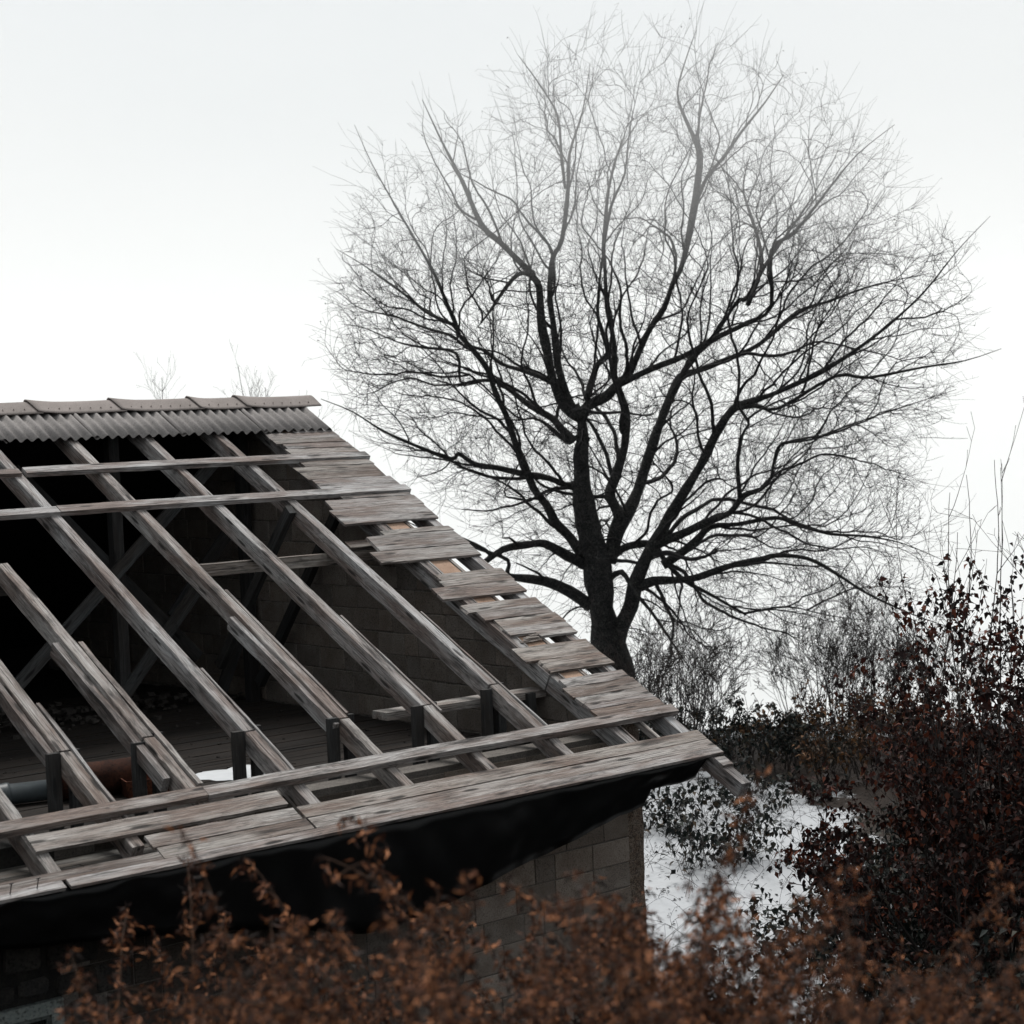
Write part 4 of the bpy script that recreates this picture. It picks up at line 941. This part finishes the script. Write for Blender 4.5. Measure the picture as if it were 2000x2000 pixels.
# ------------------------------------------------------------------ thin saplings whose tops show over the ridge
random.seed(31)
for (l, h, lab) in [(-6.6, 8.95, 'thin bare sapling showing left over the ridge caps'), (-6.05, 9.25, 'slender bare sapling behind the middle of the visible ridge'), (-5.55, 8.85, 'bare sapling top with few twigs behind the barn ridge'),
                    (-4.95, 9.6, 'tallest bare sapling behind the right end of the ridge'), (-4.2, 8.55, 'bare sapling between the ridge end and the big tree')]:
    s = 39.5+random.uniform(-1, 1); p = at_site(s, l, -.1); o = empty('sapling', p); tag(o, lab, 'sapling', 'saplings behind the barn')
    G = Segs(); grow(G, p, (0, 0, 1), h*.91, .03, 9, step=.3, jit=.10, upw=.06)
    place('stem', G.mesh('stem', TWIGB, 5), o, Matrix.Identity(4))
    K = Segs(); cand = [i for i in range(len(G.a)) if G.a[i][2] > p.z+h*.6]
    for _ in range(13):
        i = random.choice(cand); f = (G.a[i][2]-p.z)/h
        grow(K, G.a[i], (random.gauss(0, .6), random.gauss(0, .6), 1), 1.5*(1.1-f)+.40, .0055, 1, step=.12, jit=.26, upw=.08, kids=(0, 3, 1), spread=.5, rt=.0024)
    tw_ = place('twigs', K.mesh('twigs', TWIGB), o, Matrix.Identity(4)); tag(tw_, kind='stuff')

# ------------------------------------------------------------------ bare scrub on the crest
def scrub(name, s, l, w, dp, h, nst, lab, cat='bush', group=None, leafy=0, m=TWIGB, kids=(6, 5, 3), r=.016, lean=.32, pal=SCRUB, leafsize=(.05, .09), rt=.0040, lo=.35):
    c = at_site(s, l); o = empty(name, c); tag(o, lab, cat, group); G = Segs()
    for k in range(nst):
        q = random.uniform(-1, 1); e = random.uniform(-1, 1)
        p = at_site(s+e*dp, l+q*w, -.05); hh = h*random.uniform(.55, 1.0)*(1-.45*q*q)
        d = RGT*(q*lean+random.gauss(0, .16))+FWD*(e*lean+random.gauss(0, .16))+Vector((0, 0, 1))
        grow(G, p, d, hh, r*random.uniform(.6, 1.1), 0, step=.13, jit=.20, upw=.05, kids=kids, spread=.55, short=.5, rt=rt)
    place('branches', G.mesh('branches', m), o, Matrix.Identity(4))
    if leafy:
        idx = [i for i in range(len(G.a)) if G.r0[i] < r*.5 and G.b[i][2] > c.z+h*lo*random.random()]; idx = random.choices(idx, k=leafy)
        C = np.array([G.b[i] for i in idx])+np.random.normal(0, .02, (leafy, 3)); D = np.random.normal(0, .6, (leafy, 3))+np.array([0, 0, -.35])
        lm = leaves('leaves', C, D, np.random.normal(0, .6, (leafy, 3))+np.array([0, 0, 1]), np.random.uniform(*leafsize, leafy), np.random.uniform(leafsize[0]*.5, leafsize[1]*.6, leafy), np.random.rand(leafy)**1.4, pal, .3)
        tag(place('leaves', lm, o, Matrix.Identity(4)), kind='stuff')
    return o, G
np.random.seed(12)
scrub('bare_bush', 33.0, 2.7, .95, .8, 2.55, 46, 'dense bare bush rising just beyond the roof verge corner')
scrub('bare_bush', 34.5, 1.5, .8, .8, 1.9, 12, 'low bare bush half hidden behind the sloping verge')
scrub('bare_bush', 35.0, 6.3, 1.1, .8, 2.85, 54, 'tall bare twiggy bush standing alone on the misty crest', lean=.22)
scrub('bare_bush', 36.5, 8.2, .9, .8, 2.2, 14, 'faint bare bush between the misty crest bush and the red shrub')
scrub('leafy_scrub', 31.0, 4.5, 1.3, .7, 1.0, 22, 'tangle of scrub with a few yellow brown leaves on the crest', leafy=800, kids=(4, 3, 2), pal=SCRUB, leafsize=(.06, .12))
scrub('leafy_scrub', 29.5, 6.6, 1.5, .8, 1.35, 26, 'brown leafed scrub below the tall crest bush', leafy=900, kids=(4, 3, 2), pal=SCRUB, leafsize=(.06, .12))
scrub('leafy_scrub', 29.6, 4.0, 1.0, .6, .95, 30, 'dark green and brown scrub along the top of the snow', leafy=1300, kids=(5, 3, 2), pal=GREEN, leafsize=(.06, .12))
scrub('leafy_scrub', 28.4, 5.6, 1.1, .6, 1.25, 36, 'rusty leafed scrub between the snow and the misty crest bush', leafy=1500, kids=(5, 3, 2), pal=SCRUB, leafsize=(.06, .12))
scrub('leafy_scrub', 26.5, 6.6, 1.0, .8, 1.7, 40, 'dark scrub hard against the left side of the red shrub', leafy=2200, kids=(5, 3, 2), pal=BEECH, leafsize=(.06, .11))
scrub('leafy_scrub', 31.3, 3.2, 1.2, .5, .95, 34, 'dark leafy scrub in the gap under the bare bush', leafy=1200, kids=(5, 3, 2), pal=GREEN, leafsize=(.06, .11))
scrub('leafy_scrub', 31.8, 5.8, 1.1, .5, 1.05, 34, 'brown black scrub at the foot of the misty crest bush', leafy=1200, kids=(5, 3, 2), pal=BEECH, leafsize=(.06, .11))
scrub('bare_bush', 31.5, 2.3, .9, .6, 1.35, 34, 'dark bare thicket under the verge rafter tail', kids=(7, 4, 3))
scrub('leafy_scrub', 30.0, 2.45, .8, .7, 1.15, 18, 'dark scrub under the projecting verge rafter tail', leafy=800, kids=(5, 3, 2), pal=GREEN)

# ------------------------------------------------------------------ brambles on and beside the snow
def bramble(s, l, w, h, n, nleaf, lab, dp=None, size=(.07, .13), pal=GREEN):
    dp = dp or w*.7; c = at_site(s, l); o = empty('bramble', c); tag(o, lab, 'bramble', 'bramble patches by the snow'); G = Segs()
    for k in range(n):
        a = random.uniform(0, 6.28); q = math.sqrt(random.random()); p = at_site(s+dp*q*math.sin(a), l+w*q*math.cos(a), -.03)
        d = RGT*random.gauss(0, .5)+FWD*random.gauss(0, .4)+Vector((0, 0, 1))
        grow(G, p, d, h*random.uniform(.8, 1.9)*(1-.4*q), .0055, 0, step=.10, jit=.22, upw=.03, kids=(3, 1), spread=.6, short=.5, rt=.0024, grav=.38)
    place('canes', G.mesh('canes', TWIGB), o, Matrix.Identity(4))['kind'] = 'stuff'
    idx = random.choices(range(len(G.a)), k=nleaf)
    C = np.array([G.b[i] for i in idx])+np.random.normal(0, .035, (nleaf, 3)); D = np.random.normal(0, .7, (nleaf, 3))+np.array([0, 0, -.45])
    lm = leaves('leaves', C, D, np.random.normal(0, .5, (nleaf, 3))+np.array([0, 0, 1]), np.random.uniform(*size, nleaf), np.random.uniform(size[0]*.6, size[1]*.65, nleaf), np.random.rand(nleaf)**1.6, pal, .35)
    tag(place('leaves', lm, o, Matrix.Identity(4)), kind='stuff')
random.seed(17)
bramble(25.0, 2.65, .62, .85, 40, 620, 'dark green bramble clump in the middle of the snow')
bramble(27.6, 3.7, .9, .6, 36, 460, 'low bramble patch along the upper edge of the snow')
bramble(26.8, 2.0, .5, .8, 30, 420, 'bramble beside the barn corner just above the snow')
bramble(21.0, 3.75, .75, 1.0, 60, 1900, 'big dark bramble on the right edge of the snow')
bramble(19.2, 1.75, .40, .6, 26, 300, 'small bramble at the foot of the corner pier')
bramble(23.5, 4.9, 1.0, 1.1, 70, 2400, 'bramble thicket between the snow and the red shrub')
bramble(18.3, 3.3, .6, .8, 44, 1000, 'bramble at the bottom end of the snow')
bramble(17.0, 4.4, 1.0, 1.1, 80, 2600, 'blackish bramble mass in the lower right corner')
bramble(20.3, 4.9, .9, 1.5, 70, 2400, 'tall dark bramble leaning on the red shrub')
bramble(16.0, 5.0, .9, 1.5, 70, 2600, 'dark bramble under the red shrub at the right edge')
bramble(15.0, 3.2, 1.0, .9, 60, 800, 'bramble hidden low behind the dry stalks')

# ------------------------------------------------------------------ the red leafed shrub on the right
random.seed(23); np.random.seed(23)
bs, bl = 19.0, 5.15; c = at_site(bs, bl); shrub = empty('copper_beech_shrub', c); tag(shrub, 'tall shrub still holding dark copper red leaves at right', 'shrub')
G = Segs()
for k in range(60):
    q = random.uniform(-1.35, 1); e = random.uniform(-1, 1)
    p = at_site(bs+e*.8, bl+q*.9, -.05)
    hh = random.uniform(2.4, 5.0)*(1-.40*abs(q-.25)); d = RGT*(q*.42+random.gauss(0, .12))+FWD*(e*.3+random.gauss(0, .12))+Vector((0, 0, 1))
    grow(G, p, d, hh, .022, 0, step=.13, jit=.17, upw=.045, kids=(8, 4, 2), spread=.62, short=.42, rt=.0024)
for k in range(7):                                            # bare whips above the leaves
    p = at_site(bs+random.uniform(-.4, .4), bl+random.uniform(-.7, .3), .4); grow(G, p, RGT*random.gauss(-.05, .12)+Vector((0, 0, 1)), random.uniform(4.6, 5.6), .016, 0, step=.14, jit=.13, upw=.06, kids=(5, 3), spread=.45, short=.3, rt=.0024)
place('branches', G.mesh('branches', TWIGB), shrub, Matrix.Identity(4))
idx = [i for i in range(len(G.a)) if G.r0[i] < .012 and G.b[i][2] < c.z+4.35+.6*random.random()]
nl_ = 30000; idx = np.array(random.choices(idx, k=nl_))
C = np.array([G.b[i] for i in idx])+np.random.normal(0, .03, (nl_, 3)); D = np.random.normal(0, .6, (nl_, 3))+np.array([0, 0, -.55]); Nn = np.random.normal(0, .6, (nl_, 3))+np.array([0, 0, .7])
L_ = np.random.uniform(.05, .10, nl_); W_ = L_*np.random.uniform(.5, .72, nl_); tone = np.random.rand(nl_)**1.7
# the nearest leaves of the outline are leaves of their own
near = np.argsort((C-np.array(EYE))@np.array(FWD)+((C-np.array(EYE))@np.array(RGT))*.35)[:260]; rest = np.setdiff1d(np.arange(nl_), near)
tag(place('foliage', leaves('foliage', C[rest], D[rest], Nn[rest], L_[rest], W_[rest], tone[rest], BEECH, .3), shrub, Matrix.Identity(4)), kind='stuff')
lms = [leaves('leaf', [[0, 0, 0]], [[1, 0, 0]], [[0, 0, 1]], [1.0], [.6], [tn], BEECH, .3) for tn in (.1, .35, .6, .85)]
for j, i in enumerate(near):
    x = Vector(D[i]).normalized(); y = Vector(Nn[i]).cross(x).normalized(); z = x.cross(y); m_ = frame(Vector(C[i]), x*L_[i], y*L_[i], z*L_[i])
    place('leaf', lms[min(3, int(tone[i]*4))], shrub, m_)

# ------------------------------------------------------------------ dry plumed stalks on the near bank
def stalk_meshes(seed, H=1.5, nod=1.0):
    random.seed(seed); np.random.seed(seed)
    pts = [Vector((0, 0, 0))]; d = Vector((random.gauss(0, .06), random.gauss(0, .06), 1)).normalized(); n = 26; az = random.uniform(0, 6.28); G = Segs(); dirs = []
    for i in range(n):
        f = i/n
        d = (d+Vector((math.cos(az), math.sin(az), 0))*.012*(1+f*7*nod)*(f > .3)-Vector((0, 0, 1))*(.16*nod*max(0, f-.74))*(f > .74)+rvec()*.02).normalized()
        q = pts[-1]+d*H/n; G.add(pts[-1], q, .0042*(1-.75*f), .0042*(1-.75*(f+1/n))); pts.append(q); dirs.append(d.copy())
    Cc, Dd, Nw, Ll, Ww, Tt = [], [], [], [], [], []
    for i in range(int(n*.58), n+1):                              # the plume: short side sprays with curled seed leaves
        f = (i/n-.58)/.42; k = 3 if f < .85 else 2
        for _ in range(k):
            sd = (dirs[min(i, n-1)]*.5+rvec()*.55+Vector((0, 0, -.15))).normalized(); L = random.uniform(.02, .075)*(1.15-.65*f); p = pts[i]
            e = p+sd*L; G.add(p, e, .0014, .0008); mid = e+(sd+Vector((0, 0, -1.2))).normalized()*L*.6; G.add(e, mid, .0010, .0006)
            for g_ in range(random.randint(4, 8)):
                t_ = random.random(); b = p.lerp(e, t_*1.6) if t_ < .62 else e.lerp(mid, (t_-.62)*2.6)
                Cc.append(b+rvec()*.006); Dd.append(rvec()*.55+sd*.4+Vector((0, 0, -.55))); Nw.append(rvec()); Ll.append(random.uniform(.018, .046)); Ww.append(random.uniform(.005, .012)); Tt.append(random.random()**1.1)
    for i in range(4, int(n*.6)):                                 # shrivelled leaves down the stem
        for _ in range(random.choice((0, 1, 1, 2))):
            Cc.append(pts[i]+rvec()*.01); Dd.append(rvec()*.6+Vector((0, 0, -.8))); Nw.append(rvec()); Ll.append(random.uniform(.05, .12)); Ww.append(random.uniform(.008, .02)); Tt.append(min(1, max(0, random.gauss(.32, .2))))
    return G.mesh('stem', TWIGS_, 4), leaves('plume', Cc, Dd, Nw, Ll, Ww, Tt, PLUME, .55)
TWIGS_ = plain('dry_stem', (0.060, 0.034, 0.022), 0.8, .2, .25)
VAR = [stalk_meshes(100+i, 1.5, random.Random(i).choice((.4, .8, 1.2, 1.5))) for i in range(9)]
def stalk(s, l, top, label, rz, k):
    z = ground_z(s, l)-.03; h = max(.35, top-z); o = empty('dry_stalk', site(s, l, z)); o.rotation_euler = (0, 0, rz); sc = h/1.38
    o.scale = (sc, sc, sc); tag(o, label, 'dried plant', 'dry plumed stalks on the near bank')
    for nm, me in (('stem', VAR[k][0]), ('plume', VAR[k][1])):
        c = bpy.data.objects.new(nm, me); COL.objects.link(c); c.parent = o
        if nm == 'plume': tag(c, kind='stuff')
random.seed(41)
heroes = [(7.54, -1.73, 1.36, 'dry stalk with drooping plume at far left under the black film'), (7.53, -1.47, 1.41, 'dry stalk with a double plume left of the nodding pair'), (6.37, -0.97, 1.75, 'dry stalk bent over to the left before the black film'), (6.41, -0.79, 1.68, 'dry stalk with wide fluffy head left of centre'), (7.39, -0.62, 1.53, 'dry stalk with thin upright head in front of the tarp'), (7.26, -0.44, 1.62, 'dry stalk with a long curved plume before the sagging tarp'), (7.17, -0.24, 1.74, 'dry stalk with tallest plume in front of the black tarp'), (6.7, -0.05, 1.85, 'very thin dry stalk reaching up to the tarp right of the tallest'), (7.09, 0.09, 1.67, 'dry stalk with hooked head before the lit blocks'), (7.09, 0.3, 1.54, 'dry stalk against the block wall near its corner'), (7.06, 0.52, 1.67, 'orange brown stalk in front of the corner pier'), (6.51, 0.54, 1.87, 'tallest orange brown stalk beside the corner pier'), (6.86, 0.74, 1.57, 'dry stalk leaning over the left edge of the snow'), (6.81, 0.89, 1.46, 'dry stalk in front of the snow gap'), (7.24, 1.35, 1.48, 'dry stalk before the blackish brambles'), (7.59, 1.9, 1.23, 'dry stalk at the right edge with a broad plume')]
for i, (s, l, top, lab) in enumerate(heroes): stalk(s, l, top, lab, random.uniform(0, 6.28), i % 9)
placed = 0
while placed < 200:
    s = random.uniform(4.7, 9.2); l = random.uniform(-.30, .30)*s
    x = 1000+l/s*3592; y = random.uniform(1800, 1990)+(60 if x < 350 else 0)+(25 if x > 1450 else 0)
    if x < 260 and random.random() < .75: continue
    if 1290 < x < 1520 and y < 1880 and random.random() < .6: continue
    z = 3.232-s*((y-1000)/3592+.0422)-.0425*l; h = z-ground_z(s, l)
    if not .5 < h < 2.1: continue
    zone = ('in the stand below the left half of the black film' if x < 640 else 'in the stand before the block wall' if x < 1215 else 'in the stand before the snow' if x < 1560 else 'in the stand before the dark brambles at lower right')
    stalk(s, l, z, 'dry brown plumed stalk '+zone, random.uniform(0, 6.28), placed % 9); placed += 1
placed = 0
while placed < 44:
    s = random.uniform(5.6, 8.4); x = random.uniform(1235, 1470); l = (x-1000)/3592*s; y = 1640+(x-1235)*.66+random.uniform(-40, 240)
    z = 3.232-s*((y-1000)/3592+.0422)-.0425*l
    if not .5 < z-ground_z(s, l) < 2.2: continue
    stalk(s, l, z, 'rusty plumed stalk in the drift leaning past the corner pier', random.uniform(0, 6.28), placed % 9); placed += 1
# matted dead growth between the stalks
np.random.seed(8); random.seed(8); n = 24000
s_ = np.random.uniform(4.0, 14.0, n); l_ = np.random.uniform(-.36, .36, n)*s_; hh = np.random.rand(n)**1.2*np.interp(s_, [4, 7, 10, 14], [.55, .95, 1.0, .8])
gz = np.array([ground_z(a, b) for a, b in zip(s_, l_)])
C = np.array(EYE)[None, :]*np.array([1, 1, 0])+np.outer(s_, FWD)+np.outer(l_, RGT); C[:, 2] = gz+hh
lm = leaves('undergrowth', C, np.random.normal(0, .6, (n, 3))+np.array([0, 0, .35]), np.random.normal(0, 1, (n, 3)), np.random.uniform(.06, .26, n), np.random.uniform(.006, .022, n), np.random.rand(n)**1.5, DRYLEAF, .45)
tag(place('undergrowth', lm, None, Matrix.Identity(4)), 'matted dead grass and leaves under the dry stalks', 'undergrowth', kind='stuff')
# leaf litter and droppings dotted over the snow
n = 1500; s_ = np.random.uniform(19, 31, n); l_ = np.random.uniform(1.2, 5.2, n)
C = np.array([tuple(at_site(a, b, .012)) for a, b in zip(s_, l_)])
lm = leaves('leaf_litter', C, np.random.normal(0, 1, (n, 3))*np.array([1, 1, .15]), np.random.normal(0, .2, (n, 3))+np.array([0, 0, 1]), np.random.uniform(.02, .085, n), np.random.uniform(.012, .04, n), np.random.rand(n)*.4, DRYLEAF, .1)
tag(place('leaf_litter', lm, None, Matrix.Identity(4)), 'dark bits of leaf litter dotted over the snow', 'leaf litter', kind='stuff')
# dead grass and cane stubble poking through the snow
G = Segs(); random.seed(77)
for k in range(620):
    s, l = random.uniform(19, 31), random.uniform(1.3, 6.0); p = at_site(s, l, -.02); grow(G, p, RGT*random.gauss(0, .8)+FWD*random.gauss(0, .5)+Vector((0, 0, 1)), random.uniform(.2, .8), .004, 1, step=.1, jit=.25, kids=(0, 2), grav=.3, rt=.0022)
tag(place('dead_canes', G.mesh('dead_canes', TWIGB), None, Matrix.Identity(4)), 'thin dead canes poking through the snow', 'dead canes', kind='stuff')
